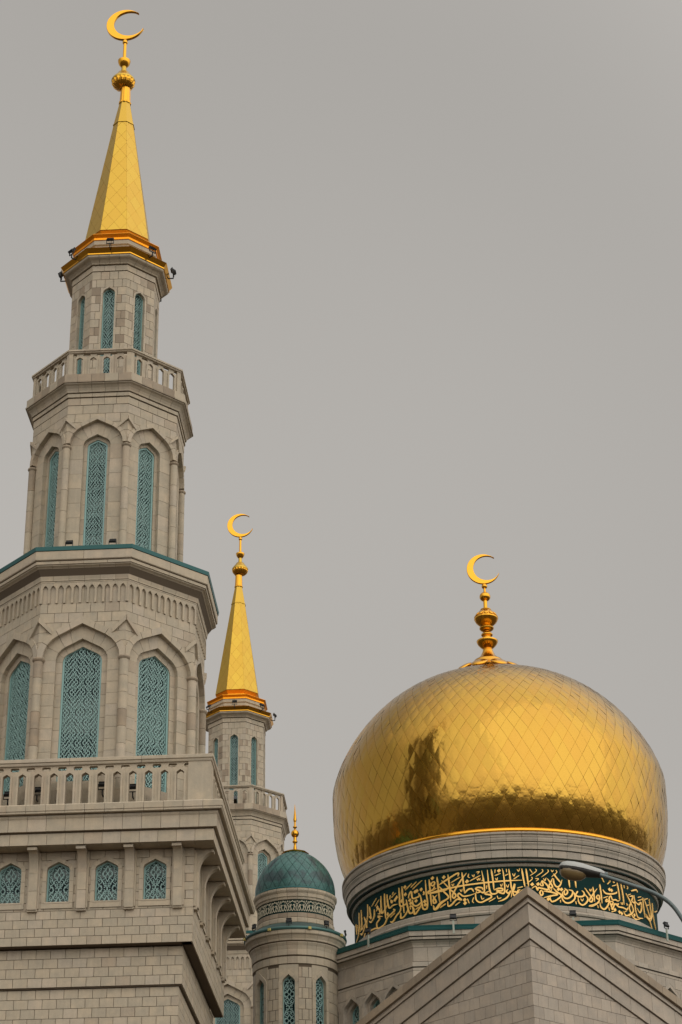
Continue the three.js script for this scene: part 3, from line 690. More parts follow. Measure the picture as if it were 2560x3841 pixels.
// diamond tiles on a surface of revolution; prof gives [r, y] at arc length s
function diamondTiles(P, prof, count, ratio, mats, lift, pillow, wob) {
  const L = [0]; for (let i = 1; i < prof.length; i++) L.push(L[i - 1] + Math.hypot(prof[i][0] - prof[i - 1][0], prof[i][1] - prof[i - 1][1]));
  const total = L[L.length - 1], at = (s) => { s = Math.max(0, Math.min(total, s)); let i = 1; while (i < L.length - 1 && L[i] < s) i++; const t = (s - L[i - 1]) / (L[i] - L[i - 1]); return [prof[i - 1][0] + (prof[i][0] - prof[i - 1][0]) * t, prof[i - 1][1] + (prof[i][1] - prof[i - 1][1]) * t]; };
  const dth = (2 * Math.PI) / count, rows = [-1];
  let s = 0; rows.length = 0; while (s < total) { rows.push(s); s += Math.max(0.02, (at(s)[0] * dth * ratio) / 2); } rows.push(total);
  const sAt = (j) => { const q = Math.max(0, Math.min(rows.length - 1, j)), i = Math.min(rows.length - 2, Math.floor(q)); return rows[i] + (rows[i + 1] - rows[i]) * (q - i); };
  const nrm = (q) => { const [r1, y1] = at(q - 0.05), [r2, y2] = at(q + 0.05), l = Math.hypot(r2 - r1, y2 - y1) || 1; return [(y2 - y1) / l, (r1 - r2) / l]; };
  const N = 4;
  for (let j = 0; j < rows.length; j++) for (let i = 0; i < count; i++) {
    const tc = (i + (j % 2) * 0.5) * dth, pos = [], uv = [], idx = [], r0 = at(sAt(j))[0], g = Math.min(0.12, (count < 40 ? 0.015 : 0.008) / (r0 * dth * 0.62)), tu = (rnd() - 0.5) * wob, tv = (rnd() - 0.5) * wob, swell = pillow * (0.35 + 1.3 * rnd()), du = rnd() * 9, dv = rnd() * 9, calm = count < 40;
    for (let v = 0; v <= N; v++) for (let u = 0; u <= N; u++) {
      const a = (u / N - 0.5) * (1 - g), b = (v / N - 0.5) * (1 - g), th = tc + (a - b) * dth * 0.5 * 2 * 0.5 * 1, sq = sAt(j + (a + b)), [r, y] = at(sq), [nr, ny] = nrm(sq);
      const k = lift + swell * (1 - 4 * a * a) * (1 - 4 * b * b) + (tu * a + tv * b) * r0 * dth;
      const rr = r + nr * k; pos.push(rr * Math.sin(th), y + ny * k + EYE, rr * Math.cos(th)); uv.push(calm ? th * 1.9 : th * r0 + du, calm ? sq : sq + dv);
    }
    for (let v = 0; v < N; v++) for (let u = 0; u < N; u++) { const q = v * (N + 1) + u; idx.push(q, q + 1, q + N + 2, q, q + N + 2, q + N + 1); }
    const geo = new THREE.BufferGeometry(); geo.setAttribute('position', new THREE.Float32BufferAttribute(pos, 3)); geo.setAttribute('uv', new THREE.Float32BufferAttribute(uv, 2)); geo.setIndex(idx); geo.computeVertexNormals();
    const [r, y] = at(sAt(j)), [nr, ny] = nrm(sAt(j));
    P.add(geo, pick(mats), 0, [r * Math.sin(tc), y, r * Math.cos(tc)], [nr * Math.sin(tc), ny, nr * Math.cos(tc)], (r * dth) ** 2 * ratio * 0.5);
  }
}
const T0 = [-2.53, 0, -97];
const turret = thing('turret', 'round stone turret with patterned band and teal tiled dome', 'turret', T0, YAW);
{
  const cy = part('drum_wall', turned([[1.985, -EYE], [1.985, 15.2], [1.55, 15.2], [1.55, 26.75], [1.985, 26.75], [1.985, 26.9], [2.0, 27.3], [2.03, 27.6], [2.3, 28.3], [1.7, 28.6], [1.7, 30.9], [0, 30.9]], 64), mortar, turret);
  // windows cut into the cylinder: pieces between window slots
  const W = [-50, -5, 40].map((d) => d * RAD), A = arch(0.30, 0.26, 26.04, 42 * RAD, 15), st = new Pieces(turret, cy, 'stone_block', 'stonework', 220, 2);
  const R = 2.03, half = 0.47, h = 0.50;
  { const bk = new Builder(), e = 0.42 / R, c = [-110 * RAD, ...W.flatMap((w) => [w - e, w + e]), 250 * RAD]; for (let i = 0; i < c.length; i += 2) turn(bk, [[1.6, 15.2], [1.985, 15.2], [1.985, 26.7]], c[i], c[i + 1], 16); part('backing', bk, mortar, cy); }
  for (let r = 0; r < 24; r++) {
    const y0 = 15.8 + r * h, y1 = y0 + h - 0.02, low = y0 < 26.5; if (y1 > 26.93) break;
    const seg = (a, c, n, off) => { for (let i = 0; i < n + off; i++) { let p = a + ((c - a) * (i - off * 0.5)) / n, q = p + (c - a) / n; p = Math.max(a, p); q = Math.min(c, q); if (q - p < 0.03) continue; const b = new Builder(), e = 0.006; turn(b, [[R - 0.06, y0], [R, y0], [R, y1], [R - 0.06, y1]], p + e, q - e, 4); const t = (p + q) / 2; st.add(b, tone(), 0, [R * Math.sin(t), y0, R * Math.cos(t)], [Math.sin(t), 0, Math.cos(t)], h * R * (q - p)); } };
    if (low) { const e = half / R; const cuts = [-110 * RAD, ...W.flatMap((w) => [w - e, w + e]), 110 * RAD]; for (let i = 0; i < cuts.length; i += 2) { const n = Math.max(1, Math.round((cuts[i + 1] - cuts[i]) * R / 0.36)); seg(cuts[i], cuts[i + 1], Math.min(n, 2), r % 2 && n > 1 ? 1 : 0); } }
    else seg(-110 * RAD, 110 * RAD, 13, r % 2);
  }
  st.flush();
  const bend = (b, t, z) => { for (let i = 0; i < b.p.length; i += 3) { const x = b.p[i], q = R + (b.p[i + 2] - z), th = t + x / R; b.p[i] = q * Math.sin(th); b.p[i + 2] = q * Math.cos(th); } for (let i = 0; i < b.n.length; i += 3) { const c = Math.cos(t), s = Math.sin(t), x = b.n[i], zz = b.n[i + 2]; b.n[i] = x * c + zz * s; b.n[i + 2] = -x * s + zz * c; } return b; };
  const sg = new Pieces(turret, cy, 'surround_stone', 'surround_stonework', 60, 2);
  for (const t of W) {
    const P2 = { add: (b, m) => { bend(b, t, 0); sg.add(b, m, 0, [R * Math.sin(t), 22, R * Math.cos(t)], [Math.sin(t), 0, Math.cos(t)], 0.12); } };
    archStones(P2, A, 0, 0.17, 0, -0.30, 0.05, 0.62, [1.6, 2.2], tone);
    const sp = new Builder(); for (const p of subtract([rect(-half, half, 25.75, 26.90)], A.outline(0.16))) sp.prism(p, -0.06, 0.0); P2.add(sp, tone());
    const w = windowAt(turret, t, R - 0.2, 'turret', A, 0.05, 0.50, 0.62, [0, 0, 0, 0, 0]); void w;
  }
  sg.flush();
  const cp = new Pieces(turret, cy, 'cornice_stone', 'cornice_stonework', 120, 2);
  roundRing(cp, [[2.0, 26.93], [2.06, 26.95], [2.06, 27.28], [1.9, 27.28]], 17, 3, tone);
  roundRing(cp, [[2.0, 27.34], [2.09, 27.35], [2.09, 27.62], [2.13, 27.78], [2.2, 27.92], [2.2, 27.95], [1.9, 27.95]], 17, 3, tone);
  roundRing(cp, [[2.1, 28.0], [2.24, 28.01], [2.26, 28.1], [2.34, 28.24], [2.42, 28.3], [2.43, 28.36], [2.43, 28.47], [2.0, 28.47]], 14, 3, tone);
  cp.flush();
  const roof = part('roof_skirt', lathe([[2.40, 28.475], [2.47, 28.48], [2.49, 28.56], [2.47, 28.62], [2.40, 28.64], [1.86, 28.98], [1.7, 28.98]], 64), tealCopper, turret);
  void roof;
  const up = new Pieces(turret, part('upper_drum', lathe([[1.80, 28.9], [1.80, 30.8]], 48), mortar, turret), 'drum_stone', 'drum_stonework', 80, 2);
  roundRing(up, [[1.86, 28.95], [1.90, 29.0], [1.90, 29.18], [1.86, 29.22], [1.8, 29.22]], 15, 3, tone);
  roundRing(up, [[1.8, 29.24], [1.86, 29.245], [1.85, 29.46], [1.8, 29.47]], 15, 3, () => pick(stainStone));
  roundRing(up, [[1.8, 30.10], [1.88, 30.11], [1.89, 30.2], [1.94, 30.24], [1.95, 30.40], [2.0, 30.46], [2.03, 30.52], [2.03, 30.62], [1.8, 30.63]], 15, 3, tone);
  up.flush();
  const pb = part('patterned_band', lathe([[1.815, 29.47], [1.815, 30.11]], 72), bandGreen, turret);
  const vine = new Builder(), Rb = 1.822, cream = mat({ color: lin(0.42, 0.385, 0.285) }), put = (x, y, z) => [(Rb + z) * Math.sin(x / Rb), y, (Rb + z) * Math.cos(x / Rb)];
  for (let i = -12; i < 12; i++) for (const sx of [1, -1]) {
    const x0 = (i + 0.5) * 0.45, Q = (pts, w, k = 10) => ribbon(vine, smooth(pts.map(([u, v]) => [x0 + sx * u * 0.225, 29.5 + v * 0.58]), k), w * 0.6, w * 0.5, 0.02, 0.02, put, 0.4);
    Q([[0, 0.05], [0.2, 0.25], [0.15, 0.5], [0, 0.62]], 0.055); Q([[0, 0.62], [0.3, 0.75], [0.42, 0.95]], 0.05); Q([[1, 0.06], [0.78, 0.2], [0.62, 0.45], [0.75, 0.62], [0.9, 0.5]], 0.06);
    Q([[1, 0.98], [0.85, 0.85], [0.62, 0.88], [0.55, 0.7]], 0.055); Q([[0.28, 0.36], [0.45, 0.42], [0.5, 0.6], [0.4, 0.62]], 0.055); Q([[0.3, 0.12], [0.5, 0.1], [0.55, 0.25]], 0.06); Q([[0.08, 0.8], [0.0, 0.95], [-0.1, 0.85]], 0.05);
  }
  part('vine_relief', vine, cream, pb);
  // dome
  const prof = []; prof.push([1.905, 30.66], [1.93, 30.75]);
  for (let i = 0; i <= 28; i++) { const u = Math.pow(i / 28, 0.8), y = 30.89 + u * (33.02 - 30.89); prof.push([Math.max(0.42, 1.938 * Math.pow(Math.max(0, 1 - Math.pow(u * 0.975, 2.018)), 1 / 1.6)), y]); }
  const dome = part('teal_dome', lathe(prof.map(([r, y]) => [r - 0.012, y]), 72), mat({ color: lin(0.012, 0.06, 0.055), roughness: 0.6 }), turret);
  const dt = new Pieces(turret, dome, 'dome_tile', 'dome_tiling', 260, 3);
  diamondTiles(dt, prof, 24, 1.7, [tealCopper, tealCopper, mat({ color: lin(0.06, 0.17, 0.157), map: patina, roughness: 0.45, metalness: 0.3, bumpMap: hammer, bumpScale: 0.006 })], 0.012, 0.006, 0.03);
  dt.flush();
  part('dome_lip', lathe([[1.86, 30.62], [1.95, 30.63], [1.97, 30.70], [1.93, 30.75], [1.9, 30.76]], 72), tealTrim, turret);
  const fin = node('finial', turret);
  const disc = new Builder(); turn(disc, [[0.0, 32.90], [0.62, 32.92], [0.66, 32.98], [0.52, 33.05], [0.26, 33.15], [0.10, 33.2], [0.07, 33.4]], 0, 6.2832, 48, (t, y) => (y < 33 ? 1 + 0.04 * Math.cos(8 * t) : 1)); part('finial_base', disc, goldTrim, fin);
  part('finial_stem', lathe([[0.06, 33.3], [0.065, 33.52], [0.12, 33.57], [0.13, 33.61], [0.09, 33.66], [0.075, 33.74], [0.09, 33.8], [0.07, 33.84]], 24), goldTrim, fin);
  part('finial_ball', lathe(Array.from({ length: 17 }, (_, i) => [0.195 * Math.sin((i / 16) * Math.PI), 34.02 - 0.2 * Math.cos((i / 16) * Math.PI)]), 32), goldTrim, fin);
  part('finial_spike', lathe([[0.05, 34.2], [0.05, 34.3], [0.10, 34.34], [0.105, 34.38], [0.05, 34.42], [0.045, 34.6], [0.07, 34.66], [0.085, 34.74], [0.07, 34.84], [0.035, 35.2], [0.008, 35.55]], 24), goldTrim, fin);
}

// ───────────────────────── great hall with the golden dome ─────────────────────────
const H0 = [8.18, 0, -104];
const hall = thing('domed_hall', 'octagonal stone hall carrying the great golden dome and Arabic band', 'mosque hall', H0, YAW);
{
  const W = arch(0.39, 0.20, 24.93, 36 * RAD, 20.5), a = 11.25, hw = a * T8;
  const wall = part('hall_wall', octSolid(new Builder(), [[a - 0.9, -EYE], [a - 0.9, 27.4]]), mortar, hall);
  part('lower_wall', octSolid(new Builder(), [[a - 0.03, -EYE], [a - 0.03, 18]]), greyStone[1], hall);
  const st = new Pieces(hall, wall, 'stone_block', 'stonework', 160, 2), ss = new Pieces(hall, wall, 'arch_stone', 'arch_stonework', 60, 2), hx = [-3.92, -2.48, -1.04, 0.40, 1.84, 3.28], gt = () => pick(greyStone);
  for (const r of OCT) {
    const seen = Math.abs(r) < 50 * RAD, xs = Math.abs(Math.abs(r) - 45 * RAD) < 0.01 ? hx : [], mv = (p, x) => p.map(([q, y]) => [q + x, y]);
    let ps = [rect(-hw, hw, 18, 26.1)]; for (const x of xs) ps = subtract(ps, mv(W.outline(0.31), x));
    const b = new Builder(); for (const p of ps) b.prism(p, a - 0.4, a - 0.012); part('backing', b, mortar, wall, r);
    if (seen) courses(st, { x0: -hw - 0.012, x1: hw + 0.012, y0: 18, y1: 25.95, h: 0.46, w: 0.66, holes: xs.map((x) => mv(W.outline(0.325), x)) }, r, a, gt);
    for (const x of xs) {
      for (const [d0, d1, z0, z1] of [[0.16, 0.32, -0.45, 0.03], [0, 0.16, -0.7, -0.22]]) archStones({ add: (q, m, rot, c, n, ar) => { for (let i = 0; i < q.p.length; i += 3) q.p[i] += x; ss.add(q, m, rot, [c[0] + x, c[1], c[2]], n, ar); } }, W, d0, d1, r, a + z0, a + z1, 0.6, [1.6, 2.2], gt);
      const w = windowAt(hall, r, a - 0.45, 'hall', W, 0.05, 0.36, 0.55, [0, 0, 0, 0]); w.position.set(x * Math.cos(r), 0, -x * Math.sin(r));
    }
  }
  st.flush(); ss.flush();
  const cp = new Pieces(hall, wall, 'cornice_stone', 'cornice_stonework', 160, 2), gA = gt;
  octRing(cp, [[11.28, 25.96], [11.28, 26.07], [11.03, 26.07], [11.03, 25.96]], 13, gA, OCT.slice(0, 2).concat(OCT[7]));
  octRing(cp, [[11.33, 26.12], [11.33, 26.33], [11.03, 26.33], [11.03, 26.12]], 13, gA, OCT.slice(0, 2).concat(OCT[7]));
  octRing(cp, [[11.22, 26.38], [11.22, 27.03], [11.03, 27.03], [11.03, 26.38]], 14, gA);
  octRing(cp, [[11.24, 27.04], [11.26, 27.12], [11.33, 27.21], [11.42, 27.27], [11.44, 27.29], [11.03, 27.29], [11.03, 27.04]], 16, gA);
  octRing(cp, [[11.54, 27.33], [11.55, 27.43], [11.03, 27.43], [11.03, 27.33]], 16, gA);
  octRing(cp, [[11.60, 27.475], [11.60, 27.70], [11.03, 27.70], [11.03, 27.475]], 16, gA);
  cp.flush();
  part('roof_edge', octSolid(new Builder(), [[11.55, 27.705], [11.66, 27.71], [11.69, 27.80], [11.66, 27.82], [11.70, 27.93], [11.6, 27.96], [8.6, 28.55]]), tealTrim, hall);
  // drum
  const drum = part('drum', lathe([[7.95, 27.8], [7.95, 28.9], [7.79, 29.9], [7.79, 32.0], [7.95, 33.5], [7.0, 33.6]], 128), mortar, hall), dp = new Pieces(hall, drum, 'drum_stone', 'drum_stonework', 200, 2), V0 = -105 * RAD, V1 = 105 * RAD;
  const rr = (prof, n, m = gA) => roundRing(dp, prof, n, 3, m, V0, V1, 0.014);
  rr([[8.1, 28.2], [8.24, 28.22], [8.24, 28.62], [8.0, 28.62]], 34); rr([[8.0, 28.64], [8.14, 28.65], [8.12, 29.05], [7.9, 29.05]], 34); rr([[7.9, 29.07], [8.02, 29.08], [8.0, 29.46], [7.8, 29.46]], 34, () => (rnd() < 0.5 ? pick(stainStone) : gA()));
  rr([[7.85, 29.48], [8.06, 29.50], [8.09, 29.58], [8.05, 29.68], [7.8, 29.70]], 30, () => greyStone[0]); rr([[7.8, 29.71], [7.97, 29.72], [7.98, 29.90], [7.88, 29.97], [7.78, 29.98]], 30);
  rr([[7.78, 31.87], [7.90, 31.88], [7.95, 31.95], [7.93, 32.02], [7.8, 32.03]], 30, () => greyStone[0]); rr([[7.9, 32.10], [8.05, 32.12], [8.08, 32.2], [7.9, 32.22]], 30, () => greyStone[0]);
  rr([[8.0, 32.24], [8.22, 32.25], [8.22, 32.59], [7.9, 32.59]], 40); rr([[8.0, 32.63], [8.27, 32.64], [8.30, 32.80], [8.36, 32.90], [8.36, 32.95], [7.9, 32.95]], 40); rr([[8.0, 32.985], [8.38, 32.99], [8.42, 33.1], [8.43, 33.18], [7.9, 33.18]], 40); rr([[8.0, 33.22], [8.36, 33.23], [8.36, 33.33], [8.44, 33.37], [8.44, 33.46], [8.0, 33.48]], 40);
  dp.flush();
  const darkRing = lathe([[8.0, 32.035], [8.10, 32.04], [8.10, 32.09], [8.0, 32.095]], 128); part('drum_dark_ring', darkRing, mat({ color: lin(0.03, 0.045, 0.04) }), hall);  // solid dark-coloured ring filling the gap between two mouldings
  // inscription
  const band = part('inscription_band', lathe([[7.82, 29.98], [7.82, 31.87]], 144), bandGreen, hall);
  const Rb = 7.825, put = (x, y, z) => [(Rb + z) * Math.sin(x), 29.98 + y, (Rb + z) * Math.cos(x)];
  const letters = new Builder(), marks = new Builder();
  const write = (b, text, w, k) => { for (const s of text.split(';')) { const p = s.trim().split(' ').map((q) => { const [d, v] = q.split(',').map(Number); return [d * RAD - YAW, (v / 100) * 1.88]; }); if (p.length < 2) continue; const len = p.length * 5, q = smooth(p.map(([t, v]) => [t * Rb, v]), len).map(([x, v]) => [x, v]); ribbon(b, q, w, w * 0.8, 0.05, 0.05, (x, y, z) => put(x / Rb, y, z), k); } };
  const inkPEN = (n, t) => write(letters, t, 0.082, 0.35), inkFINE = (n, t) => write(marks, t, 0.046, 0.5);
  const inkDOT = (n, t) => { for (const s of t.split(';')) { const [d, v] = s.trim().split(',').map(Number), x = (d * RAD - YAW) * Rb, y = (v / 100) * 1.88, q = 0.085; ribbon(letters, [[x - q * 0.7, y], [x + q * 0.1, y + q * 0.05], [x + q * 0.7, y]].map(([u, w], i) => [u, w + (i - 1) * 0.05]), 0.13, 0.13, 0.05, 0.05, (u, w, z) => put(u / Rb, w, z)); } };
  inkPEN('A', '-65.6,83 -65.5,57 -66.8,26 -65.5,5 -63.0,6 -59.7,5 -56.8,1 -54.9,4;-64.0,74 -63.4,52 -62.8,38 -64.2,47;-55.7,86 -55.7,60 -55.1,37 -53.7,42 -51.6,56;-53.5,88 -53.4,56 -53.1,19;-52.0,83 -51.6,56 -50.7,43 -48.6,47 -46.4,46;-49.9,64 -49.4,55 -48.9,61;-45.5,89 -45.3,61 -45.1,39 -43.0,38 -41.5,42;-44.0,90 -43.7,54 -43.3,17;-59.0,50 -57.3,55 -56.6,45 -56.2,39 -57.8,41;-48.7,37 -48.0,33 -49.0,28 -51.8,20 -54.1,4 -58.1,2;-50.5,6 -49.2,3 -47.1,16 -45.2,25 -44.8,39;-54.7,28 -57.9,34 -56.7,26 -58.8,16 -58.5,2;-42.1,51 -41.6,32 -40.6,12 -39.1,13 -39.3,28 -40.3,30 -40.2,22;-44.9,21 -44.9,6 -43.8,6 -42.0,16 -41.3,27;-41.1,53 -40.6,63 -39.7,69 -39.2,50 -37.6,49 -36.2,52 -36.4,60;-39.3,46 -39.0,33 -37.4,27 -35.5,33 -35.2,36;-35.8,54 -35.2,34 -34.6,15 -33.3,13 -32.8,26 -33.2,59 -33.4,91;-35.3,29 -36.7,15 -38.4,6 -38.7,18 -38.8,24;-31.8,90 -31.5,57 -31.2,19;-28.5,86 -28.2,56 -27.9,24;-30.2,82 -31.2,76 -30.1,71 -29.6,79 -30.4,83;-32.3,51 -32.3,58 -30.5,60 -29.6,69;-32.3,53 -28.8,52 -24.7,54;-30.6,46 -30.1,39 -29.3,26 -30.2,24 -30.4,34 -28.8,45;-30.5,19 -30.0,7 -28.8,9 -27.3,20 -24.9,28;-34.3,62 -34.1,54 -34.6,53;-75.0,80 -74.8,53 -73.8,25;-72.1,81 -71.7,46 -71.5,25 -68.2,35;-68.9,55 -67.6,34 -71.6,12 -73.1,19;-67.5,10 -70.0,-3;-80.6,60 -79.1,28;-77.2,51 -76.0,21 -80.0,8;-60.3,58 -60.7,37 -62.8,28 -64.3,34');
  inkPEN('B', '-31.1,54 -28.1,55 -19.2,59 -11.4,61 -3.7,63 2.4,64;-28.6,93 -28.2,62 -27.9,24;-28.0,70 -24.1,83 -20.3,94 -20.6,85;-28.3,70 -26.2,51 -24.4,33 -27.6,22 -29.9,8 -30.3,17;-24.3,94 -23.8,57 -23.6,21;-26.8,81 -23.8,55 -21.6,36 -22.3,29 -22.9,34 -21.0,59 -19.1,77 -17.3,92;-19.0,95 -18.7,70 -18.4,40;-24.8,23 -24.6,10 -23.4,12 -21.2,25 -19.6,22 -20.9,33 -20.4,40 -18.9,31 -16.7,31 -14.4,35;-18.4,38 -17.0,47 -15.7,48 -15.0,39;-14.4,35 -12.6,39 -14.3,47 -13.4,50 -11.8,47 -11.9,42;-12.6,38 -11.5,35 -11.1,50 -11.8,94;-9.8,95 -9.3,41 -8.7,31 -7.4,30 -6.1,36;-8.4,96 -8.0,69 -7.8,41;-7.8,40 -6.2,44 -4.7,42 -5.0,37 -6.9,39 -5.9,33 -4.4,30 -4.0,40 -4.2,84 -4.5,96;-9.3,39 -11.1,32 -9.0,27 -8.8,22 -10.6,15 -12.8,10 -14.1,16 -14.4,31 -13.9,42;-2.2,95 -1.8,62 -1.6,38;-2.8,41 -3.5,35 -2.7,30 -2.0,36 -3.2,20 -4.7,13 -6.5,9;-1.8,35 -0.9,39 -0.4,54 -1.0,44 -1.9,19;-1.5,35 0.4,31 -0.8,23 -1.1,33;2.4,95 2.8,67 3.2,46;1.5,39 0.6,36 1.0,31 2.4,38 1.2,21 -0.9,10');
  inkPEN('C', '3.9,95 4.2,71 4.5,47;5.5,42 7.0,48 7.6,38 7.9,44 9.1,43 11.5,41 11.4,50 9.4,63 9.7,51 8.8,51 9.2,62;11.4,70 12.4,59 13.1,49 12.4,45 11.9,50 12.7,62 13.4,72;13.7,71 13.8,57 14.8,49 15.9,53 16.9,69;13.8,84 15.0,72 16.3,61;13.3,46 14.6,36 16.2,28 15.9,23 12.6,9 12.0,16 12.2,26;9.7,36 11.8,35 14.9,29 12.4,24 9.6,18;8.9,39 8.4,31 8.9,24 9.5,30 9.0,39;17.6,47 18.7,40 18.4,33 17.6,30 17.4,38 18.0,44;19.1,44 20.7,41 20.4,31 18.8,21 17.4,21 16.7,31 17.0,39;20.9,39 21.5,29 21.3,21 19.5,10 17.6,9 16.5,19 16.6,31;21.2,38 22.3,29 25.0,32 25.3,40 24.4,46;25.3,38 26.7,26 26.0,15 24.2,7 22.9,13 22.7,26;25.7,54 27.5,38 28.7,26 28.1,19 27.3,21 28.9,39 31.0,57;29.2,60 29.4,41 29.5,21;26.9,7 28.8,11 30.7,19;22.8,43 21.8,33;19.4,96 19.5,71 19.7,50;21.9,99 22.0,75 22.2,52');
  inkPEN('D', '30.8,39 30.5,32 31.8,30 31.7,39 30.8,40;32.0,31 31.0,20 28.6,9 26.8,6;32.4,71 32.5,60 32.7,44 32.8,20;33.6,58 34.6,50 37.6,51 40.3,58 40.6,61;31.8,22 32.2,9 33.6,5 35.7,20 36.0,29 34.6,27 35.2,34 36.0,29;36.0,29 38.1,30 37.4,21 36.5,28 36.4,39 37.3,45 37.9,36 39.7,38 40.5,36 41.6,39;41.0,88 41.6,62 41.8,40;43.0,88 43.7,61 44.0,31;36.5,22 37.1,18 37.5,9 39.0,26 40.8,21 43.0,22 45.6,21 46.3,28;45.5,65 47.9,44 49.4,23 44.4,3 43.4,13;48.8,76 52.8,85 53.4,80;48.5,45 47.0,29 47.4,17 49.7,3 53.2,6;47.5,59 49.9,63 48.9,49 50.6,47 50.7,68;50.7,68 50.9,46 51.1,22 52.2,10 56.1,14;51.0,51 53.4,47 55.5,56 55.5,38 53.7,26 52.0,35;57.2,73 57.4,47 58.0,20;58.1,73 60.7,50 63.4,22;63.8,82 64.2,60 64.6,40 61.8,23 58.7,31;67.5,78 67.0,51 62.1,14;58.5,24 62.2,17 64.3,0;67.4,45 68.0,25 69.5,9');
  inkFINE('A', '-42.5,77 -39.2,91;-39.8,80 -37.1,92;-39.1,74 -34.7,92;-50.5,17 -47.7,25;-38.0,18 -36.4,23;-27.8,10 -25.5,18;-49.5,69 -47.1,78;-62.1,70 -58.4,86;-59.6,65 -56.8,78;-30.5,59 -29.0,63;-48.4,83 -49.1,76;-50.1,77 -50.5,66');
  inkFINE('B', '-16.3,69 -12.3,82;-23.3,71 -19.7,83;-30.6,58 -29.1,64;-27.8,9 -25.5,17;-9.8,10 -7.4,19;-7.3,78 -5.1,84;-3.7,77 -2.5,81;-0.7,67 1.4,77;0.4,43 2.5,47;-22.0,9 -20.1,17;-12.0,66 -11.1,73;-15.4,85 -14.8,80 -14.5,86;-5.5,55 -5.1,49 -4.7,56;-3.4,53 -2.9,46 -2.4,54;-7.1,72 -6.6,66 -6.3,73;-1.0,82 -0.5,75 0.0,83;0.7,93 1.2,88 1.7,96;-20.0,50 -19.5,44 -19.1,51;-23.0,68 -22.6,62 -22.1,68;-17.4,23 -16.8,10;-15.1,25 -15.6,14 -15.1,10;-10.2,54 -10.4,44;-7.0,95 -7.2,85;-3.1,95 -3.0,86;-16.5,89 -16.8,81 -16.1,78;-13.7,74 -13.4,69 -13.0,74 -12.7,69 -12.4,75;-13.8,91 -12.7,92 -13.4,86;-12.5,28 -12.1,18 -11.4,21;-6.8,25 -6.4,17 -5.3,19');
  inkFINE('C', '7.3,95 7.6,90 5.2,76;9.6,94 10.0,90 7.3,74;11.7,94 12.0,90 9.3,73;5.7,73 6.0,69 3.9,55;7.0,69 8.2,68 7.2,62;10.0,70 10.5,64 11.0,72;11.9,43 12.3,36 12.9,43;23.7,24 24.3,18 24.9,25;27.7,53 28.1,47 28.5,54;5.2,94 6.1,84;15.8,15 15.8,8;21.7,15 21.8,7;14.8,94 15.1,89 13.0,75;13.0,94 13.4,89 13.9,94');
  inkFINE('D', '33.5,35 36.0,43;38.2,73 40.7,80;36.0,75 37.6,86;53.1,57 56.6,67;53.1,66 56.0,73;58.9,71 62.1,80;44.0,12 45.4,17;36.9,2 38.8,7;60.4,57 63.2,65;46.6,61 48.5,67;69.5,57 76.3,75;33.5,91 34.5,78;38.7,89 39.4,84 39.9,90;37.0,90 37.5,86 37.0,81;40.1,30 40.5,25 41.1,31;42.1,35 42.9,30 43.3,37;45.3,37 46.0,34 45.2,32;46.5,88 47.0,82 46.6,77;44.7,85 45.0,77;27.6,52 28.1,47 28.6,54;30.7,13 30.9,5;35.8,13 36.1,4;46.6,11 46.9,2');
  inkDOT('A', '-37.9,66;-37.1,67;-35.2,68;-42.4,66;-40.4,47;-40.0,38;-37.6,41;-33.9,34;-33.7,25;-51.8,29;-47.6,60;-46.7,65;-44.3,51;-42.5,86;-58.1,60');
  inkDOT('B', '-17.3,69;-18.4,21;-18.3,12;-30.4,92;-25.9,89;-5.7,91');
  inkDOT('C', '5.8,53;7.9,54;15.3,43;16.4,43;11.3,15');
  inkDOT('D', '36.8,62;37.8,61;41.1,7;42.2,5;38.8,10;49.8,12');
  part('lettering', letters, letterGold, band); part('vowel_marks', marks, letterGold, band);
  // golden dome
  const prof = [[8.10, 33.62], [8.16, 33.78]];
  for (let i = 1; i <= 12; i++) { const y = 33.78 + ((38.437 - 33.78) * i) / 13, l = (38.437 - y) / (38.437 - 33.65); prof.push([8.859 - (8.859 - 8.08) * Math.pow(l, 3.2), y]); }
  for (let i = 0; i <= 46; i++) { const t = i / 46, u = 1 - Math.pow(1 - t, 1.7), q = u * 0.9915; const r = 8.859 * Math.pow(1 - Math.pow(q, 1.42), 1 / 2.45); if (r < 2.5) break; prof.push([r, 38.437 + q * (45.02 - 38.437)]); }
  const [rl, yl] = prof[prof.length - 1]; for (let i = 1; i <= 10; i++) { const t = i / 10; prof.push([rl + (0.9 - rl) * t, yl + 1.15 * (t * 0.62 + 0.38 * t * t)]); }
  const dome = part('golden_dome', lathe(prof.map(([r, y]) => [r - 0.012, y]), 180), goldSeam, hall);
  const dt = new Pieces(hall, dome, 'gold_tile', 'gold_tiling', 300, 3);
  diamondTiles(dt, prof, 80, 1.72, goldDome, 0.004, 0.009, 0.036);
  dt.flush();
  part('dome_lip', lathe([[7.9, 33.49], [8.08, 33.50], [8.20, 33.56], [8.22, 33.66], [8.17, 33.76], [8.1, 33.78]], 144), goldTrim, hall);
  const fin = node('finial', hall);
  for (let k = 0; k < 10; k++) { const g = new THREE.SphereGeometry(1, 20, 12); g.scale(0.46, 0.15, 0.55).rotateX(34 * RAD).translate(0, 45.53 + EYE, 1.70).rotateY((k + 0.5) * 36 * RAD); part('petal', g, goldTrim, fin); }
  const L = (nm, p) => part(nm, lathe(p, 40), goldTrim, fin);
  L('bell', [[1.2, 45.7], [0.95, 46.0], [0.84, 46.2], [0.80, 46.28], [0.62, 46.38], [0.42, 46.6], [0.30, 46.85], [0.24, 47.1]]);
  L('lower_ring', [[0.2, 47.02], [0.36, 47.12], [0.52, 47.3], [0.58, 47.42], [0.60, 47.5], [0.54, 47.54], [0.3, 47.58], [0.24, 47.66], [0.22, 47.78]]);
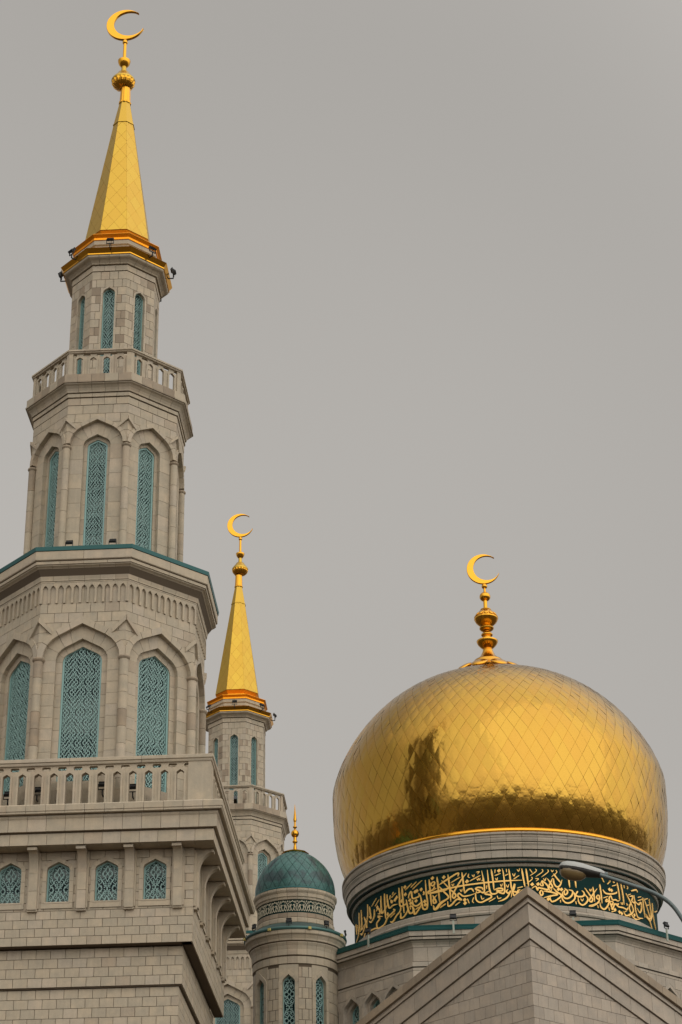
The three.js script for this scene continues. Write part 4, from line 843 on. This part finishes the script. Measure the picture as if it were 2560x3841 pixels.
  L('middle_ring', [[0.2, 47.76], [0.30, 47.83], [0.33, 47.89], [0.30, 47.95], [0.2, 48.0], [0.19, 48.14]]);
  L('upper_ring', [[0.2, 48.1], [0.33, 48.18], [0.40, 48.26], [0.40, 48.32], [0.26, 48.38], [0.24, 48.44]]);
  L('bulb', [[0.22, 48.4], [0.42, 48.5], [0.58, 48.66], [0.66, 48.82], [0.68, 48.88], [0.64, 48.94], [0.60, 48.96], [0.54, 49.14], [0.40, 49.30], [0.28, 49.38]]);
  for (let k = 0; k < 12; k++) { const g = new THREE.SphereGeometry(1, 12, 8); g.scale(0.13, 0.17, 0.05).rotateX(-38 * RAD).translate(0, 49.08 + EYE, 0.555).rotateY(k * 30 * RAD); part('bulb_petal', g, goldTrim, fin); }
  L('neck', [[0.28, 49.36], [0.32, 49.4], [0.30, 49.45], [0.14, 49.48], [0.11, 49.55], [0.11, 50.02]]);
  L('ball', Array.from({ length: 15 }, (_, i) => [Math.max(0.08, 0.31 * Math.sin((i / 14) * Math.PI)), 50.25 - 0.28 * Math.cos((i / 14) * Math.PI)]));
  L('stem', [[0.07, 50.5], [0.07, 50.78]]);
  L('small_ball', Array.from({ length: 13 }, (_, i) => [Math.max(0.05, 0.165 * Math.sin((i / 12) * Math.PI)), 50.9 - 0.16 * Math.cos((i / 12) * Math.PI)]));
  crescent(0.93, fin, goldTrim, 51.98, -0.02);
  fin.position.x = -0.16;
}

// ───────────────────────── gabled portal in front of the hall ─────────────────────────
const G0 = [7.42, 0, -82];
const portal = thing('gabled_portal', 'sharp cornered stone portal with sloping copings in front of the golden dome', 'portal', G0, YAW);
{
  const yA = 26.08, tn = Math.tan(18.6 * RAD), LR = 13, LL = 12, gt = () => pick(pGrey), pGrey = [0.92, 1, 1.06, 0.97].map((k) => stoneTone(0.47 * k, 0.40 * k, 0.32 * k));
  const wall = node('portal_wall', portal), st = new Pieces(portal, wall, 'stone_block', 'stonework', 300, 2), cs = new Pieces(portal, wall, 'coping_stone', 'coping_stonework', 150, 2);
  for (const [rot, sx, L] of [[45 * RAD, 1, LR], [-45 * RAD, -1, LL]]) {
    const top = (x, d) => yA - d - Math.abs(x) * tn, mk = (q) => (sx > 0 ? q : q.map(([x, y]) => [-x, y]).reverse());
    // strip between depths d0 (upper) and d1 (lower) below the rake, standing p proud, cut by upright joints
    const strip = (d0, d1, p, n, m, dz = 0.5) => {
      for (let i = 0; i < n; i++) {
        const g = 0.008, xa = i ? (L * i) / n + g : 0, xb = (L * (i + 1)) / n - g, f = i ? xa : -p;
        const T = (x, d) => yA - d - x * tn, b = new Builder();
        const F = [[f, T(f, d1)], [xb, T(xb, d1)], [xb, T(xb, d0)], [f, T(f, d0)]], xk = i ? xa : dz, B = [[xk, T(xk, d1)], [xb, T(xb, d1)], [xb, T(xb, d0)], [xk, T(xk, d0)]];
        const fr = mk(F), bk = mk(B);
        b.prism(fr, -dz, p, bk);
        cs.add(b, m(), rot, [sx * (xa + xb) / 2, T((xa + xb) / 2, (d0 + d1) / 2), p], [0, 0, 1], (xb - xa) * (d1 - d0));
      }
    };
    strip(0, 0.35, 0.34, 15, () => pick(stainStone), 0.6);
    strip(0.37, 0.49, 0.20, 13, gt); strip(0.50, 0.585, 0.25, 13, gt);
    strip(0.62, 1.39, 0.18, 9, gt); strip(1.43, 1.99, 0.10, 11, gt);
    const b = new Builder(), q = [[0, -EYE], [L, -EYE], [L, top(L, 0.3)], [0, top(0, 0.3)]]; b.prism(mk(q), -0.5, -0.012); part('backing', b, mortar, wall, rot);
    const clip = mk([[-0.03, 10], [L, 10], [L, top(L, 2.02)], [-0.03, yA - 2.02]]);
    courses(st, { x0: sx > 0 ? -0.026 : -L, x1: sx > 0 ? L : 0.026, y0: 17.0, y1: 24.8, h: 0.49, w: 0.60, clip, gap: 0.016, proud: 0.026 }, rot, 0, gt);
    part('lower_wall', new Builder().prism(mk([[0, -EYE], [L, -EYE], [L, 17], [0, 17]]), -0.3, 0.02), pGrey[1], wall, rot);
  }
  st.flush(); cs.flush();
  const c = Math.SQRT1_2, A = [0, yA - 0.05, 0.1], Rr = [LR * c, yA - 0.05 - LR * tn, -LR * c], Ll = [-LL * c, yA - 0.05 - LL * tn, -LL * c], R = [0, yA - 0.05, -11.4];
  const rb = new Builder(); rb.tri(A, Rr, R); rb.tri(A, R, Ll); part('portal_roof', rb, tealTrim, portal);
}

// ───────────────────────── street lamp, near the camera ─────────────────────────
{
  const lp = thing('street_lamp', 'grey cobra-head street lamp on a curved arm before the Arabic band', 'street lamp', [5.12, 0, -27.4]);
  const grey = mat({ color: lin(0.33, 0.335, 0.32), roughness: 0.5, metalness: 0.3 }), pole = mat({ color: lin(0.10, 0.125, 0.125), roughness: 0.5, metalness: 0.4 }), dark = mat({ color: lin(0.03, 0.028, 0.024), roughness: 0.6 });
  const X = (x) => x - 5.12;
  const tube = (pts, r, seg) => new THREE.TubeGeometry(new THREE.CatmullRomCurve3(pts.map(([x, y, z]) => new THREE.Vector3(X(x), y + EYE, z)), false, 'centripetal'), seg, r, 12);
  part('arm', tube([[3.50, 8.945, 0], [3.9, 8.80, 0], [4.24, 8.665, 0], [4.44, 8.52, 0], [4.60, 8.26, 0], [4.76, 7.86, 0], [4.92, 7.3, 0], [5.06, 6.5, 0], [5.12, 5.6, 0]], 0.030, 60), pole, lp);
  part('pole', new THREE.CylinderGeometry(0.055, 0.09, 7.3, 20).translate(0, 3.65, 0), pole, lp);
  part('pole_base', new THREE.CylinderGeometry(0.13, 0.15, 0.9, 20).translate(0, 0.45, 0), pole, lp);
  // head, built level then tilted: x along the head from the tip, sections are half ellipses
  const head = node('lamp_head', lp); head.position.set(X(2.945), 9.075 + EYE, -0.1); head.rotation.z = -11 * RAD; head.scale.y = 0.88;
  const loft = (S, sgn, n = 20) => { const b = new Builder(0), P = S.map(([x, h, w, y]) => Array.from({ length: n + 1 }, (_, i) => { const a = (i / n) * Math.PI; return [x, y + sgn * h * Math.pow(Math.sin(a), 0.8), w * Math.cos(a)]; })); for (let i = 0; i < P.length - 1; i++) for (let k = 0; k < n; k++) b.quad(P[i][k], P[i + 1][k], P[i + 1][k + 1], P[i][k + 1]); const g = b.build(); g.deleteAttribute('normal'); g.deleteAttribute('uv'); return g; };
  const sm = (g) => { const p = g.attributes.position, key = new Map(), acc = []; const id = []; for (let i = 0; i < p.count; i++) { const k = [p.getX(i), p.getY(i), p.getZ(i)].map((q) => Math.round(q * 1e4)).join(); if (!key.has(k)) { key.set(k, acc.length); acc.push([p.getX(i), p.getY(i), p.getZ(i)]); } id.push(key.get(k)); } const o = new THREE.BufferGeometry(); o.setAttribute('position', new THREE.Float32BufferAttribute(acc.flat(), 3)); o.setIndex(id); o.computeVertexNormals(); return o; };
  part('housing', sm(loft([[0, 0.004, 0.01, 0.03], [0.01, 0.05, 0.06, 0.03], [0.04, 0.085, 0.105, 0.03], [0.10, 0.11, 0.135, 0.03], [0.2, 0.118, 0.15, 0.03], [0.32, 0.112, 0.14, 0.03], [0.45, 0.092, 0.11, 0.03], [0.57, 0.075, 0.075, 0.03], [0.63, 0.05, 0.05, 0.03], [0.65, 0.004, 0.01, 0.03]], 1)), grey, head);
  part('rim', sm(loft([[0.0, 0.004, 0.01, 0.031], [0.008, 0.05, 0.07, 0.031], [0.04, 0.075, 0.11, 0.031], [0.2, 0.085, 0.148, 0.031], [0.42, 0.08, 0.115, 0.031], [0.58, 0.06, 0.075, 0.031], [0.64, 0.03, 0.045, 0.031], [0.65, 0.004, 0.01, 0.031]], -1)), dark, head);
  const amber = new THREE.MeshPhysicalMaterial({ color: lin(0.24, 0.165, 0.07), roughness: 0.28, transmission: 0.35, thickness: 0 });
  part('glass_bowl', sm(loft([[0.015, 0.004, 0.02, 0.0], [0.025, 0.06, 0.06, 0.0], [0.06, 0.11, 0.1, 0.0], [0.14, 0.145, 0.125, -0.0], [0.24, 0.15, 0.125, -0.0], [0.33, 0.125, 0.1, -0.0], [0.385, 0.07, 0.06, -0.0], [0.40, 0.004, 0.01, -0.0]], -1)), amber, head);
  part('clamp', new THREE.CylinderGeometry(0.042, 0.042, 0.10, 16).rotateZ(Math.PI / 2).translate(0.63, 0.035, 0), pole, head);
}

// ───────────────────────── floodlights ─────────────────────────
{
  const proto = thing('floodlight', 'x', 'floodlight');
  const hd = node('housing', proto); hd.rotation.x = -0.9; hd.position.y = 0.2;
  part('case', new THREE.BoxGeometry(0.34, 0.27, 0.12), black, hd); part('visor', new THREE.BoxGeometry(0.36, 0.03, 0.16).translate(0, 0.13, 0.02), black, hd);
  part('lens', new THREE.BoxGeometry(0.29, 0.21, 0.012).translate(0, 0, 0.064), black, hd);
  const yoke = mergeGeometries([new THREE.BoxGeometry(0.025, 0.24, 0.05).translate(-0.19, 0.1, 0), new THREE.BoxGeometry(0.025, 0.24, 0.05).translate(0.19, 0.1, 0), new THREE.BoxGeometry(0.4, 0.03, 0.05).translate(0, -0.02, 0)]);
  part('yoke', yoke, black, proto);
  part('bracket', mergeGeometries([new THREE.BoxGeometry(0.05, 0.24, 0.05).translate(0, -0.12, 0), new THREE.BoxGeometry(0.05, 0.05, 0.34).translate(0, -0.24, -0.15)]), black, proto);
  let first = true;
  const set = (o, root, rot, x, y, z, label, group, s = 1, tilt) => {
    const f = first ? o : o.clone(); if (!first) { f.name = numbered('floodlight'); scene.add(f); } first = false;
    const c = Math.cos(rot), n = Math.sin(rot), v = new THREE.Vector3(x * c + z * n, y + EYE, -x * n + z * c).applyMatrix4(root.matrixWorld);
    f.position.copy(v); f.rotation.set(0, root.rotation.y + rot, 0); f.scale.setScalar(s); f.userData = { label, category: 'floodlight', group };
    if (tilt !== undefined) f.children[0].rotation.x = tilt;
    return f;
  };
  for (const [root, who] of [[tower, 'nearer minaret'], [tower2, 'farther minaret']]) for (const k of [0, -1, 1, -2, 2, 3]) {
    if (root === tower2 && k === -2) continue;
    set(proto, root, k * 45 * RAD, 0.08, 59.55, 2.84, `black floodlight on the gold rim of the ${who}, ${faceWords.get(k)}`, `floodlights on the gold rim of the ${who}`, 0.95);
  }
  set(proto, tower, 0, -0.71, 41.72, 4.95, 'dark floodlight on the green roof edge, left one of the pair', 'floodlights on the green roof edge', 0.85);
  set(proto, tower, 0, 1.22, 41.72, 4.95, 'dark floodlight on the green roof edge, right one of the pair', 'floodlights on the green roof edge', 0.85);
  [[-2.64, 30.05, 'first'], [-1.43, 30.2, 'second'], [1.29, 30.35, 'third'], [2.56, 30.2, 'fourth']].forEach(([x, y, w]) => set(proto, tower, 0, x, y - 0.15, 5.2, `black floodlight behind the square balcony balustrade, ${w} from the left`, 'floodlights behind the balcony balustrade', 0.95));
  [-95, -50, -3, 42, 88, 130].forEach((d, i) => set(proto, turret, d * RAD, 0, 28.75, 2.42, `black floodlight on the teal eave of the turret, ${['far left', 'left', 'front', 'right', 'far right', 'rear right'][i]} side`, 'floodlights round the turret eave', 0.72, -0.25));
  const hb = [[0, -2.75, 'left end of front'], [0, 2.75, 'right end of front'], [-45, 2.4, 'near end of left face'], [-45, -0.7, 'middle of left face'], [45, -1.75, 'near end of right face'], [45, 1.55, 'middle of right face']];
  hb.forEach(([d, x, w]) => { const f = set(proto, hall, d * RAD, x, 28.05, 11.95, `floodlight on a pale bracket at the hall roof edge, ${w}`, 'floodlights along the hall roof edge', 0.8, -0.5); f.children.forEach((c) => { if (c.name.startsWith('bracket')) { c.geometry = new THREE.BoxGeometry(0.11, 0.75, 0.06).translate(0, -0.40, 0); c.material = bracketGrey; } }); });
  // yellow junction boxes on the turret eave
  [-72, -25, 20, 66].forEach((d, i) => { const b = new Builder(); b.box(-0.07, 0.07, -0.06, 0.06, -0.05, 0.06); b.y0 = 0; const o = part('junction_box', new THREE.BoxGeometry(0.14, 0.12, 0.12), yellowBox, scene); o.name = numbered('junction_box'); const v = new THREE.Vector3(2.50 * Math.sin(d * RAD), 28.52 + EYE, 2.50 * Math.cos(d * RAD)).applyMatrix4(turret.matrixWorld); o.position.copy(v); o.rotation.y = turret.rotation.y + d * RAD; o.userData = { label: `small yellow junction box under the turret floodlights, ${['leftmost', 'second from left', 'third from left', 'rightmost'][i]} of four`, category: 'junction box', group: 'junction boxes on the turret eave' }; });
}

camera.far = 6000;
renderer.render(scene, camera);
